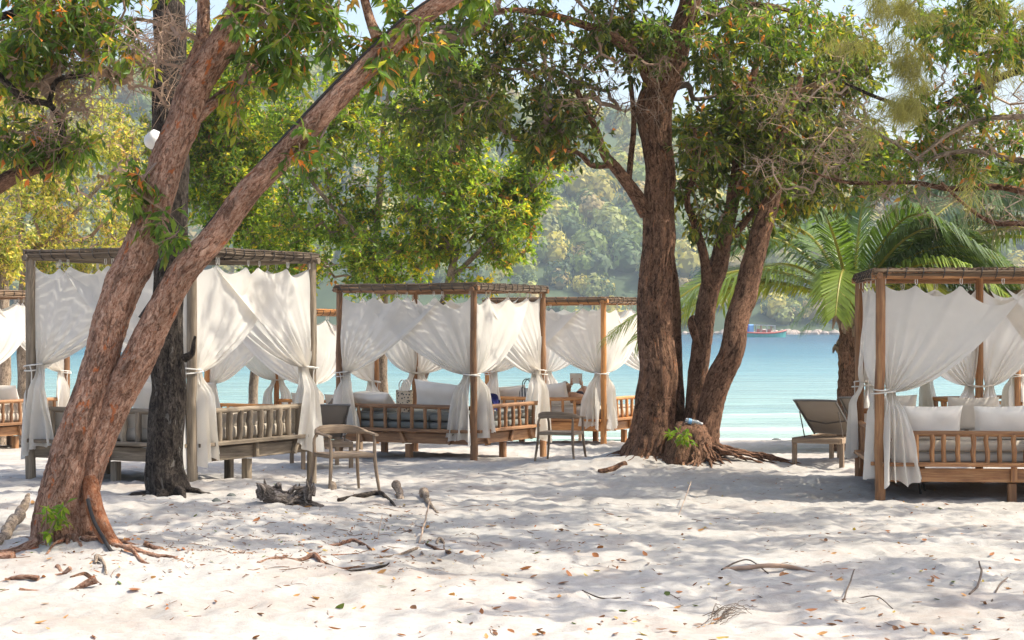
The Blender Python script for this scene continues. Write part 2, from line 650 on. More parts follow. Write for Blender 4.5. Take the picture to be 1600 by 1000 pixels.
n5 = noise(nt, mapping(nt, tc, (0.9, 0.9, 1)), 1.0, 7, 0.72, 0.5)
r5 = ramp(nt, [(0.50, (0, 0, 0)), (0.72, (0.75, 0.75, 0.75))])
nt.links.new(n5, r5.inputs[0])
c = mixc(nt, r5.outputs[0], c, (0.36, 0.29, 0.245))
nt.links.new(c, b.inputs['Base Color'])
b.inputs['Roughness'].default_value = 0.95
b.inputs['Specular IOR Level'].default_value = 0.1
mm = N(nt, 'ShaderNodeMath', operation='ADD')
nt.links.new(n2, mm.inputs[0])
nt.links.new(n3, mm.inputs[1])
bump(nt, mm.outputs[0], b, 0.35, 0.02)
M['sand'] = m
g = MB().grid(np.stack([GX, GY, GZ], -1), len(xs), len(ys))
tag(g.build('sand', M['sand'], None, True), kind='structure')

# ------------------------------------------------------------------ the sea
SEA = -0.6
m, nt, b = nmat('sea_water')
tc = nt.nodes.new('ShaderNodeTexCoord').outputs['Object']
sx = nt.nodes.new('ShaderNodeSeparateXYZ')
nt.links.new(tc, sx.inputs[0])
mr = N(nt, 'ShaderNodeMapRange')
mr.inputs[1].default_value = 44
mr.inputs[2].default_value = 420
nt.links.new(sx.outputs[1], mr.inputs[0])
nw = noise(nt, mapping(nt, tc, (0.02, 0.06, 1)), 1.0, 4)
ad = N(nt, 'ShaderNodeMath', operation='MULTIPLY_ADD')
nt.links.new(nw, ad.inputs[0])
ad.inputs[1].default_value = 0.12
nt.links.new(mr.outputs[0], ad.inputs[2])
r1 = ramp(nt, [(0.05, (0.36, 0.45, 0.37)), (0.10, (0.26, 0.38, 0.34)), (0.25, (0.16, 0.30, 0.31)), (0.45, (0.055, 0.17, 0.22)), (1.0, (0.02, 0.085, 0.14))])
nt.links.new(ad.outputs[0], r1.inputs[0])
nst = noise(nt, mapping(nt, tc, (0.16, 0.9, 1)), 1.0, 6, 0.65, 0.4)
rst = ramp(nt, [(0.36, (0.74, 0.80, 0.84)), (0.60, (1.1, 1.08, 1.06))])
nt.links.new(nst, rst.inputs[0])
nt.links.new(mixc(nt, 1.0, r1.outputs[0], rst.outputs[0], 'MULTIPLY'), b.inputs['Base Color'])
b.inputs['Roughness'].default_value = 0.22
b.inputs['IOR'].default_value = 1.33
w1 = noise(nt, mapping(nt, tc, (0.35, 1.3, 1)), 1.0, 5, 0.6, 0.3)
w2 = noise(nt, mapping(nt, tc, (0.05, 0.22, 1)), 1.0, 4, 0.6, 0.3)
mm = N(nt, 'ShaderNodeMath', operation='MULTIPLY_ADD')
nt.links.new(w2, mm.inputs[0])
mm.inputs[1].default_value = 2.5
nt.links.new(w1, mm.inputs[2])
bump(nt, mm.outputs[0], b, 0.8, 0.5)
M['sea'] = m
sxs = axis_pts([(-3500, -500, 300), (-500, -40, 40), (-40, 40, 0.8), (40, 500, 40), (500, 3500, 300)])
sys_ = axis_pts([(43, 75, 0.35), (75, 160, 2.0), (160, 900, 40), (900, 3600, 300)])
SX, SY = np.meshgrid(sxs, sys_, indexing='ij')
pp = np.stack([SX.ravel(), SY.ravel(), 0 * SX.ravel()], 1)
near = np.clip((160 - SY) / 100, 0, 1) * np.clip((SY - 43.0) / 4, 0, 1)
SZ = SEA + (vnoise(pp * np.array((0.12, 0.5, 1)), 5) * 0.045 + vnoise(pp * np.array((0.5, 1.4, 1)), 6) * 0.02).reshape(SX.shape) * near
tag(MB().grid(np.stack([SX, SY, SZ], -1), len(sxs), len(sys_)).build('sea', M['sea'], None, True), kind='structure')

m, nt, b = nmat('breaking_foam')
tc = nt.nodes.new('ShaderNodeTexCoord').outputs['Object']
fo = attr(nt, 'gc').outputs['Vector']
sx = nt.nodes.new('ShaderNodeSeparateXYZ')
nt.links.new(fo, sx.inputs[0])
nf = noise(nt, mapping(nt, tc, (0.55, 2.0, 2)), 1.0, 8, 0.75, 0.6)
mm = N(nt, 'ShaderNodeMath', operation='ADD')
nt.links.new(nf, mm.inputs[0])
nt.links.new(sx.outputs[0], mm.inputs[1])
r1 = ramp(nt, [(0.52, (0.30, 0.42, 0.34)), (0.74, (0.80, 0.82, 0.80))])
nt.links.new(mm.outputs[0], r1.inputs[0])
nt.links.new(r1.outputs[0], b.inputs['Base Color'])
b.inputs['Roughness'].default_value = 0.5
bump(nt, nf, b, 0.6, 0.1)
M['foam'] = m
wx = np.arange(-60, 60, 0.25)
for name, y0, hh, wid, bias in (('surf_wave', 48.8, 0.38, 2.9, 0.0), ('surf_wave', 55.5, 0.14, 2.2, -0.14), ('shore_foam', 44.4, 0.02, 1.1, 0.0)):
    prof = np.linspace(0, 1, 15)
    WX, WP = np.meshgrid(wx, prof, indexing='ij')
    q = np.stack([WX.ravel() * 0.25, WP.ravel() * 0 + y0, WP.ravel() * 0], 1)
    wob = vnoise(q * np.array((1.0, 1, 1)), 12).reshape(WX.shape)
    ht = np.clip(vnoise(q * np.array((0.35, 1, 1)), 15).reshape(WX.shape) * 0.8 + 0.75, 0.05, 1.2)
    yy = y0 + wob * 0.9 + (WP - 0.35) * wid
    zz = SEA + 0.012 + hh * ht * np.sin(np.pi * np.clip(WP, 0, 1)) ** 1.3 + 0.05 * hh * vnoise(np.stack([WX.ravel() * 3, yy.ravel() * 4, 0 * WX.ravel()], 1), 3).reshape(WX.shape)
    zz[:, 0] -= 0.05
    zz[:, -1] -= 0.05
    foamv = bias + 0.28 * np.sin(np.pi * np.clip((WP - 0.12) / 0.8, 0, 1)) * (0.4 + 0.6 * ht) - 0.25 * (WP < 0.12)
    if name == 'shore_foam':
        zz = np.maximum(zz, ground0(WX, yy) + 0.03)
    gg = np.stack([foamv, WP, WX], -1).reshape(-1, 3)
    tag(MB().grid(np.stack([WX, yy, zz], -1), len(wx), 15, gg).build(name, M['foam'], None, True), kind='structure')

# ------------------------------------------------------------------ far shore: hills, forest, rocks, haze
m, nt, b = nmat('hill_soil')
tc = nt.nodes.new('ShaderNodeTexCoord').outputs['Object']
n1 = noise(nt, tc, 0.05, 5)
r1 = ramp(nt, [(0.3, (0.03, 0.05, 0.02)), (0.7, (0.07, 0.10, 0.04))])
nt.links.new(n1, r1.inputs[0])
nt.links.new(r1.outputs[0], b.inputs['Base Color'])
b.inputs['Roughness'].default_value = 1.0
M['hill'] = m
RX = np.array([-1400, -500, -260, -60, 30, 95, 170, 270, 420, 900, 1600.0])
RZ = np.array([70, 150, 140, 132, 122, 100, 86, 62, 45, 60, 20.0])


def hill(x, y):
    rz = np.interp(x, RX, RZ)
    ysh = 735 + 14 * np.sin(x / 60.0) + 8 * np.sin(x / 23.0)
    t = np.clip((y - ysh) / 330.0, -0.2, 1.0)
    base = np.where(t < 0, t * 20, rz * (1 - (1 - np.clip(t, 0, 1)) ** 1.7))
    p = np.stack([x.ravel() / 70, y.ravel() / 70, 0 * x.ravel()], 1)
    base = base + fbm(p, 8, 3).reshape(x.shape) * 14 * np.clip(t * 3, 0, 1)
    back = np.clip((y - 1080) / 500, 0, 1)
    return base * (1 - back * 0.8) - 0.6


hx = np.linspace(-1500, 1500, 151)
hy = np.concatenate([np.linspace(690, 1100, 42), np.linspace(1120, 1700, 15)])
HX, HY = np.meshgrid(hx, hy, indexing='ij')
HZ = hill(HX, HY)
HZ[:, 0] = -5
tag(MB().grid(np.stack([HX, HY, HZ], -1), len(hx), len(hy)).build('hills', M['hill'], None, True), kind='structure')


def forest(n, seed):
    rs = np.random.RandomState(seed)
    x = rs.uniform(-340, 340, n * 2)
    y = 748 + rs.uniform(0, 1, n * 2) ** 1.2 * 340
    z = hill(x, y)
    ok = (z > 0.4)
    x, y, z = x[ok][:n], y[ok][:n], z[ok][:n]
    n = len(x)
    K = 150
    r = (2.3 + 7.0 * rs.beta(1.4, 2.8, n)) * (0.8 + 0.3 * (z > 15))
    hgt = rs.uniform(0.7, 1.5, n)
    d = unit(rs.normal(size=(n, K, 3)))
    d[..., 2] = np.abs(d[..., 2]) * 1.15 - 0.25
    lump = 1 + 0.28 * np.sin(d[..., 0] * 5 + rs.uniform(0, 6, (n, 1))) * np.sin(d[..., 1] * 5 + rs.uniform(0, 6, (n, 1))) + rs.uniform(-0.12, 0.12, (n, K))
    c = np.stack([x, y, z + r * 0.7], -1)[:, None] + d * (r[:, None] * lump)[..., None] * np.stack([np.ones(n), np.ones(n), hgt], -1)[:, None]
    s = r[:, None] * rs.uniform(0.10, 0.24, (n, K))
    nr = unit(d + rs.normal(size=(n, K, 3)) * 0.22)
    a = unit(np.cross(nr, rs.normal(size=(n, K, 3))))
    bb = np.cross(nr, a)
    c, s, nr, a, bb = [q.reshape(n * K, -1) for q in (c, s[..., None], nr, a, bb)]
    v = np.stack([c + a * s, c - a * s * .6 + bb * s * .9, c - a * s * .6 - bb * s * .9], 1).reshape(-1, 3)
    q = np.arange(n * K * 3).reshape(-1, 3)
    base = np.array([(0.06, 0.085, 0.026), (0.095, 0.115, 0.03), (0.04, 0.062, 0.03), (0.145, 0.14, 0.04), (0.085, 0.10, 0.042), (0.12, 0.105, 0.055), (0.03, 0.05, 0.026)])
    ci = base[rs.randint(0, len(base), n)] * rs.uniform(0.8, 1.3, (n, 1))
    col = np.repeat(ci, K, 0) * rs.uniform(0.8, 1.25, (n * K, 1))
    # solid core so one cannot look through the crowns
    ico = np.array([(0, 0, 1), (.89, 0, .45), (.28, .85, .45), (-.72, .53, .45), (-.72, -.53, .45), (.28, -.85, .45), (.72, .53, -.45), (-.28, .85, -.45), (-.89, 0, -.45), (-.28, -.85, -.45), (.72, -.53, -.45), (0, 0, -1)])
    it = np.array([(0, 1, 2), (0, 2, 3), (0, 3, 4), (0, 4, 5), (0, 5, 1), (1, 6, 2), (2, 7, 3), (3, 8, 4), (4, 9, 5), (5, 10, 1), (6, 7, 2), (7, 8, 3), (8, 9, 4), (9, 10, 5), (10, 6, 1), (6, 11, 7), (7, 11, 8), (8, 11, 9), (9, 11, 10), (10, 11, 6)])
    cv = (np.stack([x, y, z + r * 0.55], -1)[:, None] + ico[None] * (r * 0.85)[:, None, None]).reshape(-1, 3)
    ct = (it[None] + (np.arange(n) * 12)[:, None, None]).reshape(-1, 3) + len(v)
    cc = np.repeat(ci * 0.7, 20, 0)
    me = raw_mesh('forest', np.concatenate([v, cv]), [q, ct], M['forest'], False, None, np.concatenate([col, cc]))
    tag(link(me, 'forest'), kind='stuff')


M['forest'] = leafm('forest_leaf', 2.5, 0.25, 0.8)
forest(2100, 5)

M['rock'] = plain('shore_rock', (0.36, 0.29, 0.24), 0.9, 0.35, 0.4)
rk = MB()
rs = np.random.RandomState(3)
for i in range(420):
    x = rs.uniform(-330, 330)
    ysh = 735 + 14 * math.sin(x / 60.0) + 8 * math.sin(x / 23.0)
    y = ysh + rs.uniform(-9, 5)
    s = rs.uniform(0.6, 2.4)
    ico = unit(rs.normal(size=(14, 3)))
    th = np.linspace(0, 2 * math.pi, 7)[:-1]
    rings = []
    for zz, rr in ((-0.6, 1.0), (0.15, 0.95), (0.6, 0.55)):
        rings.append(np.stack([np.cos(th) * rr * rs.uniform(0.75, 1.25, 6) * s * 1.3, np.sin(th) * rr * rs.uniform(0.75, 1.25, 6) * s, np.full(6, zz) * s * rs.uniform(0.8, 1.2, 6)], -1))
    v = np.concatenate(rings + [np.array([[0, 0, 0.75 * s]])]) + np.array((x, y, -0.2))
    q = [(r_ * 6 + k, r_ * 6 + (k + 1) % 6, r_ * 6 + 6 + (k + 1) % 6, r_ * 6 + 6 + k) for r_ in range(2) for k in range(6)]
    t = [(12 + k, 12 + (k + 1) % 6, 18) for k in range(6)]
    rk.add(v, q, t)
rk.build('shore_rocks', M['rock'], None, False, 'stuff')

m = bpy.data.materials.new('haze_air')
m.use_nodes = True
nt = m.node_tree
nt.nodes.remove(nt.nodes['Principled BSDF'])
pv = nt.nodes.new('ShaderNodeVolumePrincipled')
pv.inputs['Color'].default_value = (0.86, 0.92, 0.98, 1)
pv.inputs['Density'].default_value = 0.00021
pv.inputs['Anisotropy'].default_value = 0.15
nt.links.new(pv.outputs[0], nt.nodes['Material Output'].inputs['Volume'])
hz = MB()
hx0, hx1, hy0, hy1, hz0, hz1 = -3600, 3600, -200, 3800, -6.5, 215
v = [(x, y, z) for z in (hz0, hz1) for y in (hy0, hy1) for x in (hx0, hx1)]
hz.add(v, [(0, 2, 3, 1), (4, 5, 7, 6), (0, 1, 5, 4), (2, 6, 7, 3), (0, 4, 6, 2), (1, 3, 7, 5)])
hz.build('haze', m, None, False, 'stuff')

# ------------------------------------------------------------------ trees
def bark_r(amp, seed, lobes=0, flare=0.0, flen=0.5, kz=6.0, ka=7.0):
    """radius modulation: bark ridges plus root lobes near the base (LL = 0)"""
    def f(rr, PH, LL):
        p = np.stack([np.cos(PH) * ka, np.sin(PH) * ka, LL * kz], -1).reshape(-1, 3)
        n = (0.55 * vnoise(p * 0.6, seed) + 0.45 * vnoise(p * np.array((1.3, 1.3, 1.5)), seed + 1) + 0.35 * vnoise(p * np.array((2.4, 2.4, 4.0)), seed + 2)).reshape(rr.shape)
        big = vnoise(np.stack([np.cos(PH) * 1.2, np.sin(PH) * 1.2, LL * 0.9], -1).reshape(-1, 3), seed + 5).reshape(rr.shape)
        o = rr * (1 + amp * n + 0.06 * big)
        if flare:
            e = np.exp(-LL / flen)
            o = o * (1 + flare * e * (0.55 + 0.6 * np.maximum(0, np.cos(lobes * PH + seed + 0.7 * np.sin(2 * PH))) ** 1.5))
        return o
    return f


def limb(parent, name, pts, mat, sides=20, step=0.05, amp=0.07, seed=1, flare=0.0, lobes=5, flen=0.4, label=None, kk=(6.0, 7.0)):
    """pts rows: x,y,z,r. returns sampled points"""
    s = spline(pts, step)
    mb = MB()
    jit = np.stack([fbm(np.stack([np.arange(len(s)) * step * 1.2, np.full(len(s), seed * 3.1 + k), np.zeros(len(s))], 1), seed + k, 2) for k in range(3)], 1)
    s[:, :3] += jit * s[:, 3:4] * 0.5
    mb.tube(s[:, :3], s[:, 3], sides, True, bark_r(amp, seed, lobes, flare, flen, *kk))
    o = mb.build(name, mat, parent, True)
    if label: o['label'] = label
    return s


def PL(rows, wscale=1.0):
    """rows: px, py, Y, width_px -> x,y,z,r"""
    out = []
    for px, py, Y, w in rows:
        p = P(px, py, Y)
        out.append((p[0], p[1], p[2], 0.5 * w * wscale * Y / F))
    return np.array(out)


DENS = 1.0


def sample_zone(zones, rs):
    """zones: ('p', cx,cy,rx,ry,Y0,Y1,n) in photo pixels at depth Y0..Y1, or ('w', cx,cy,cz,rx,ry,rz,n)"""
    out, zi = [], []
    for k, z in enumerate(zones):
        if z[0] == 'p':
            _, cx, cy_, rx, ry, Y0, Y1, n = z
            if n >= 40:
                nc = max(5, n // 7)
                ccl = unit(rs.normal(size=(nc, 3))) * rs.uniform(0, 1, (nc, 1)) ** (1 / 2.6)
                d = ccl[rs.randint(0, nc, n)] + rs.normal(size=(n, 3)) * 0.15
            else:
                d = unit(rs.normal(size=(n, 3))) * rs.uniform(0, 1, (n, 1)) ** (1 / 2.4)
            for e in d:
                out.append(P(cx + e[0] * rx, cy_ + e[1] * ry, (Y0 + Y1) / 2 + e[2] * (Y1 - Y0) / 2))
                zi.append(k)
        else:
            _, cx, cy_, cz, rx, ry, rz, n = z
            nc = max(3, n // 14)                                   # leaves sit in clumps with open gaps between
            ccl = unit(rs.normal(size=(nc, 3))) * rs.uniform(0, 1, (nc, 1)) ** (1 / 2.4)
            d = ccl[rs.randint(0, nc, n)] + rs.normal(size=(n, 3)) * 0.095
            for e in d:
                out.append(np.array((cx + e[0] * rx, cy_ + e[1] * ry, cz + e[2] * rz)))
                zi.append(k)
    return np.array(out), np.array(zi)


def leaf_geo(pos, dr, up, L, wr, col):
    n = len(pos)
    side = unit(np.cross(dr, up))
    nr = np.cross(side, dr)
    L = L[:, None]
    w = L * wr
    v = np.empty((n, 5, 3))
    v[:, 0] = pos
    v[:, 1] = pos + dr * L * 0.45 + side * w + nr * w * 0.35
    v[:, 2] = pos + dr * L * 0.45 - side * w + nr * w * 0.35
    v[:, 3] = pos + dr * L * 0.52
    v[:, 4] = pos + dr * L - nr * L * 0.10
    f = np.array([(0, 3, 1), (0, 2, 3), (3, 4, 1), (3, 2, 4)])
    faces = (f[None] + (np.arange(n) * 5)[:, None, None]).reshape(-1, 3)
    return v.reshape(-1, 3), faces, np.repeat(col, 4, 0)


PAL = {
    'dark': [((0.042, 0.068, 0.020), 6), ((0.06, 0.09, 0.022), 6), ((0.095, 0.115, 0.026), 4), ((0.16, 0.15, 0.035), 1.6), ((0.03, 0.05, 0.022), 5), ((0.22, 0.09, 0.035), .5)],
    'front': [((0.05, 0.10, 0.02), 6), ((0.085, 0.135, 0.025), 5), ((0.15, 0.17, 0.03), 2.0), ((0.30, 0.11, 0.035), .6), ((0.24, 0.15, 0.05), .8), ((0.035, 0.065, 0.02), 4)],
    'bright': [((0.075, 0.125, 0.02), 6), ((0.11, 0.16, 0.025), 5), ((0.19, 0.205, 0.03), 2.2), ((0.045, 0.085, 0.02), 5), ((0.30, 0.25, 0.035), 1.0), ((0.22, 0.10, 0.04), .3)],
    'back': [((0.16, 0.185, 0.055), 5), ((0.235, 0.235, 0.075), 4), ((0.26, 0.22, 0.10), 2), ((0.25, 0.17, 0.09), .8), ((0.07, 0.10, 0.03), 4)],
}


def crown(parent, limbs, zones, seed, pal, mat, leaves, L=(0.06, 0.16), wr=0.17, spread=0.26, droop=0.55, bare=(), n_sep=0, twigmat=None, twr=1.0, sepz=None, maxhop=0.9):
    rs = np.random.RandomState(seed)
    cen, zi = sample_zone(zones, rs)
    LP = np.concatenate([l[::2, :3] for l in limbs])
    # keep the lower trunk free: limbs passed in decide where twigs may start
    dist = np.array([np.min(np.sum((LP - c) ** 2, 1)) for c in cen])
    order = np.argsort(dist)
    nodes = np.empty((len(LP) + len(cen) * 6, 3))
    par = np.full(len(nodes), -1, int)
    nodes[:len(LP)] = LP
    cnt = len(LP)
    ends = []
    for ci in order:
        c = cen[ci]
        d = np.sum((nodes[:cnt] - c) ** 2, 1)
        d[:len(LP)] *= 1.35
        j = int(np.argmin(d))
        a = nodes[j]
        D = np.linalg.norm(c - a)
        k = min(5, max(1, int(D / maxhop) + (D > 0.35)))
        prev = j
        for q in range(1, k + 1):
            t = q / k
            p = a + (c - a) * t
            if q < k:
                p = p + rs.normal(size=3) * D * 0.09 + np.array((0, 0, 0.10 * D * math.sin(math.pi * t)))
            if cnt >= len(nodes): break
            nodes[cnt] = p
            par[cnt] = prev
            prev = cnt
            cnt += 1
        ends.append((ci, prev))
    wgt = np.zeros(cnt)
    for _, e in ends: wgt[e] += 1
    for i in range(cnt - 1, len(LP) - 1, -1):
        if par[i] >= 0: wgt[par[i]] += wgt[i]
    # twigs: triangular prisms bent once in the middle
    idx = np.arange(len(LP), cnt)
    A, B_ = nodes[par[idx]], nodes[idx]
    ra = np.minimum(0.0035 + 0.0036 * wgt[idx] ** 0.62, 0.055) * twr
    rb = ra * 0.75
    mid = (A + B_) / 2 + rs.normal(size=A.shape) * np.linalg.norm(B_ - A, axis=1)[:, None] * 0.10
    rings = []
    dd = unit(B_ - A)
    s1 = unit(np.cross(dd, rs.normal(size=dd.shape)))
    s2 = np.cross(dd, s1)
    for pt, r in ((A, ra), (mid, (ra + rb) / 2), (B_, rb)):
        for k in range(3):
            an = k * math.pi / 1.5
            rings.append(pt + (s1 * math.cos(an) + s2 * math.sin(an)) * r[:, None])
    V = np.stack(rings, 1).reshape(-1, 3)
    q = np.array([(r_ * 3 + k, r_ * 3 + (k + 1) % 3, r_ * 3 + 3 + (k + 1) % 3, r_ * 3 + 3 + k) for r_ in range(2) for k in range(3)])
    Q = (q[None] + (np.arange(len(idx)) * 9)[:, None, None]).reshape(-1, 4)
    # side twiglets at the ends
    ecen = cen
    nt_ = 4
    tb = np.repeat(ecen, nt_, 0)
    td = unit(rs.normal(size=tb.shape) + np.array((0, 0, -0.15)))
    tl = rs.uniform(0.6, 1.4, len(tb)) * spread
    te = tb + td * tl[:, None]
    tm = (tb + te) / 2 + rs.normal(size=tb.shape) * 0.03
    sd = unit(np.cross(td, rs.normal(size=tb.shape)))
    s22 = np.cross(td, sd)
    rings = []
    for pt, r in ((tb, 0.0042 * twr), (te, 0.0016 * twr)):
        for k in range(3):
            an = k * 2.0944
            rings.append(pt + (sd * math.cos(an) + s22 * math.sin(an)) * r)
    V2 = np.stack(rings, 1).reshape(-1, 3)
    q3 = np.array([(k, (k + 1) % 3, 3 + (k + 1) % 3, 3 + k) for k in range(3)])
    Q2 = (q3[None] + (np.arange(len(tb)) * 6)[:, None, None]).reshape(-1, 4) + len(V)
    me = raw_mesh('twigs', np.concatenate([V, V2]) - ROOTLOC[parent], np.concatenate([Q, Q2]), twigmat or M['twig'], False)
    tag(link(me, 'twigs', parent), kind='stuff')
    # leaves
    keep = np.array([zi[i] not in bare for i in range(len(cen))])
    lc = cen[keep]
    if leaves and len(lc):
        nl = leaves
        # along side twiglets
        tbk = tb.reshape(-1, nt_, 3)[keep]
        tek = te.reshape(-1, nt_, 3)[keep]
        pick = rs.randint(0, nt_, (len(lc), nl))
        t = rs.uniform(0.15, 1.0, (len(lc), nl, 1))
        ar = np.arange(len(lc))[:, None]
        pos = (tbk[ar, pick] * (1 - t) + tek[ar, pick] * t).reshape(-1, 3)
        td_ = unit(tek - tbk)[ar, pick].reshape(-1, 3)
        dr = unit(td_ * 0.7 + rs.normal(size=pos.shape) * 0.75 + np.array((0, 0, -droop)))
        up = unit(rs.normal(size=pos.shape) * 0.6 + np.array((0, 0, 1.0)))
        Ls = rs.uniform(L[0], L[1], len(pos))
        ws = np.array([w for _, w in PAL[pal]])
        cols = np.array([c for c, _ in PAL[pal]])
        # a cluster leans to one tint
        tint = rs.choice(len(cols), (len(lc),), p=ws / ws.sum())
        ct = np.repeat(tint, nl)
        own = rs.choice(len(cols), len(pos), p=ws / ws.sum())
        use = np.where(rs.uniform(size=len(pos)) < 0.45, ct, own)
        col = cols[use] * rs.uniform(0.75, 1.3, (len(pos), 1))
        sepm = np.zeros(len(pos), bool)
        if n_sep:
            px = 800 + pos[:, 0] / pos[:, 1] * F
            py = HOR - (pos[:, 2] - CAMZ) / pos[:, 1] * F
            inn = np.where((px > 5) & (px < 1595) & (py > 3) & (py < 600))[0]
            big = inn[np.argsort(-(Ls[inn] / pos[inn, 1]))][:n_sep]
            sepm[big] = True
        v, f, c = leaf_geo(pos[~sepm], dr[~sepm], up[~sepm], Ls[~sepm], wr, col[~sepm])
        me = raw_mesh('crown', v - ROOTLOC[parent], f, mat, False, None, c)
        tag(link(me, 'crown', parent), kind='stuff')
        if n_sep:
            metas = []
            for k in range(len(cols)):
                v, f, c = leaf_geo(np.zeros((1, 3)), np.array([[0, 0, -1.0]]), np.array([[1.0, 0, 0]]), np.array([1.0]), wr, cols[k:k + 1])
                metas.append(raw_mesh('leaf', v, f, mat, False, None, c))
            for i in np.where(sepm)[0]:
                z = Vector(-dr[i])
                x = Vector(up[i]) - z * Vector(up[i]).dot(z)
                x.normalize()
                y = z.cross(x)
                mt = Matrix((x, y, z)).transposed().to_4x4() @ Matrix.Scale(float(Ls[i]), 4)
                mt.translation = Vector(pos[i])
                link(metas[use[i]], 'leaf', parent, None, mt)


def root_tube(mb, p0, ang, length, r0, seed, lift=0.04, wig=0.25, sides=9):
    rs = np.random.RandomState(seed)
    n = max(6, int(length / 0.07))
    a = ang
    p = np.array(p0[:2], float)
    pts, rad = [], []
    for i in range(n):
        t = i / (n - 1)
        z = gz(p[0], p[1]) + r0 * (1 - t) * 0.35 + lift * (1 - t) * max(0, math.sin(3.0 * t + seed)) - 0.008 - 0.02 * t
        pts.append((p[0], p[1], z))
        rad.append(max(0.004, r0 * (1 - 0.85 * t) * (1 + 0.2 * rs.normal() * 0.5)))
        a += rs.normal() * wig * 0.5
        p = p + np.array((math.cos(a), math.sin(a))) * length / n
    mb.tube(np.array(pts), np.array(rad), sides, True)
    return np.array(pts)


def skirt_roots(parent, x, y, n, r, length, seed, mat, spread=(0, 2 * math.pi), rmul=1.0):
    rs = np.random.RandomState(seed)
    for i in range(n):
        a = spread[0] + (spread[1] - spread[0]) * (i + rs.uniform(0.1, 0.9)) / n
        mb = MB()
        root_tube(mb, (x + math.cos(a) * r * 0.6, y + math.sin(a) * r * 0.6), a, length * rs.uniform(0.5, 1.2), rmul * rs.uniform(0.014, 0.036), seed * 31 + i)
        mb.build('root', mat, parent)


# --- the leaning red tree in front, two stems
b1 = gpy(112, 838)
T = thing('leaning_tree', b1, 'leaning reddish tree with two flaky stems forking near the ground, nearest the camera', 'tree')
Y0 = b1[1]
l1 = limb(T, 'trunk', PL([(90, 880, Y0, 80), (95, 835, Y0, 75), (98, 760, Y0, 66), (112, 690, Y0, 58), (133, 620, Y0, 54), (152, 560, Y0 + .03, 53), (171, 500, Y0 + .06, 54), (200, 440, Y0 + .08, 58), (221, 400, Y0 + .1, 58), (246, 320, Y0 + .15, 53), (272, 230, Y0 + .2, 54),
                         (304, 150, Y0 + .2, 52), (331, 100, Y0 + .15, 50), (383, 0, Y0, 46), (470, -160, Y0 - .2, 40), (520, -330, Y0 - .4, 26)]), M['bark_red'], 52, 0.022, 0.095, 3, 0.30, 5, 0.22, kk=(9.0, 8.0))
l2 = limb(T, 'stem', PL([(116, 860, Y0 + .12, 54), (122, 790, Y0 + .12, 54), (140, 720, Y0 + .1, 52), (157, 675, Y0 + .08, 53), (183, 615, Y0 + .05, 53), (210, 560, Y0, 52), (252, 490, Y0, 46), (316, 400, Y0 - .1, 42), (385, 310, Y0 - .2, 39), (458, 228, Y0 - .3, 37),
                        (526, 154, Y0 - .4, 35), (592, 88, Y0 - .4, 33), (652, 34, Y0 - .45, 32), (722, -10, Y0 - .5, 30), (830, -90, Y0 - .5, 28), (960, -210, Y0 - .3, 18)]), M['bark_red'], 48, 0.022, 0.09, 8, kk=(9.0, 7.5))
l3 = limb(T, 'branch', PL([(303, 190, Y0 + .2, 26), (330, 165, Y0 + .25, 19), (362, 135, Y0 + .35, 15), (392, 112, Y0 + .5, 12), (430, 60, Y0 + .7, 9)]), M['bark_red'], 12, 0.04, 0.06, 4)
l4 = limb(T, 'branch', PL([(290, 120, Y0 + .2, 26), (312, 70, Y0 + .25, 22), (318, 20, Y0 + .3, 20), (322, -50, Y0 + .3, 18), (340, -200, Y0 + .3, 12)]), M['bark_red'], 14, 0.04, 0.06, 5)
l5 = limb(T, 'branch', PL([(588, 60, Y0 - .4, 20), (575, 20, Y0 - .3, 15), (560, -60, Y0 - .2, 13), (540, -220, Y0, 8)]), M['bark_red'], 12, 0.04, 0.06, 6)
skirt_roots(T, b1[0], b1[1], 18, 0.24, 0.7, 5, M['bark_red'], (2.6, 6.4))
for k, (x0, y0, a, ln, r0) in enumerate([(175, 862, -0.4, 1.0, .022), (225, 853, -.05, 1.2, .022), (20, 870, 2.8, .9, .05), (60, 850, 3.3, .8, .06), (200, 860, -.25, .9, .03), (60, 905, 3.0, .5, .022), (150, 915, 3.2, .35, .03), (110, 900, 2.9, .4, .02), (90, 885, -1.1, .5, .02), (30, 915, .3, .45, .02)]):
    mb = MB()
    q = gpy(x0, y0)
    root_tube(mb, q, a, ln, r0, 900 + k, 0.05)
    mb.build('root', M['bark_red'], T)
mb = MB()
q = P(150, 800, Y0 - .05)
pts = spline(np.array([np.append(P(140, 745, Y0 + .05), .07), np.append(P(150, 800, Y0 - .18), .075), np.append(gpy(172, 850) + np.array((0, 0, .03)), .07), np.append(gpy(205, 862) - np.array((0, 0, .02)), .04)]), 0.03)
mb.tube(pts[:, :3], pts[:, 3], 16, True, bark_r(0.1, 77))
mb.build('root', M['bark_peeled'], T)['label'] = 'orange peeled buttress root'
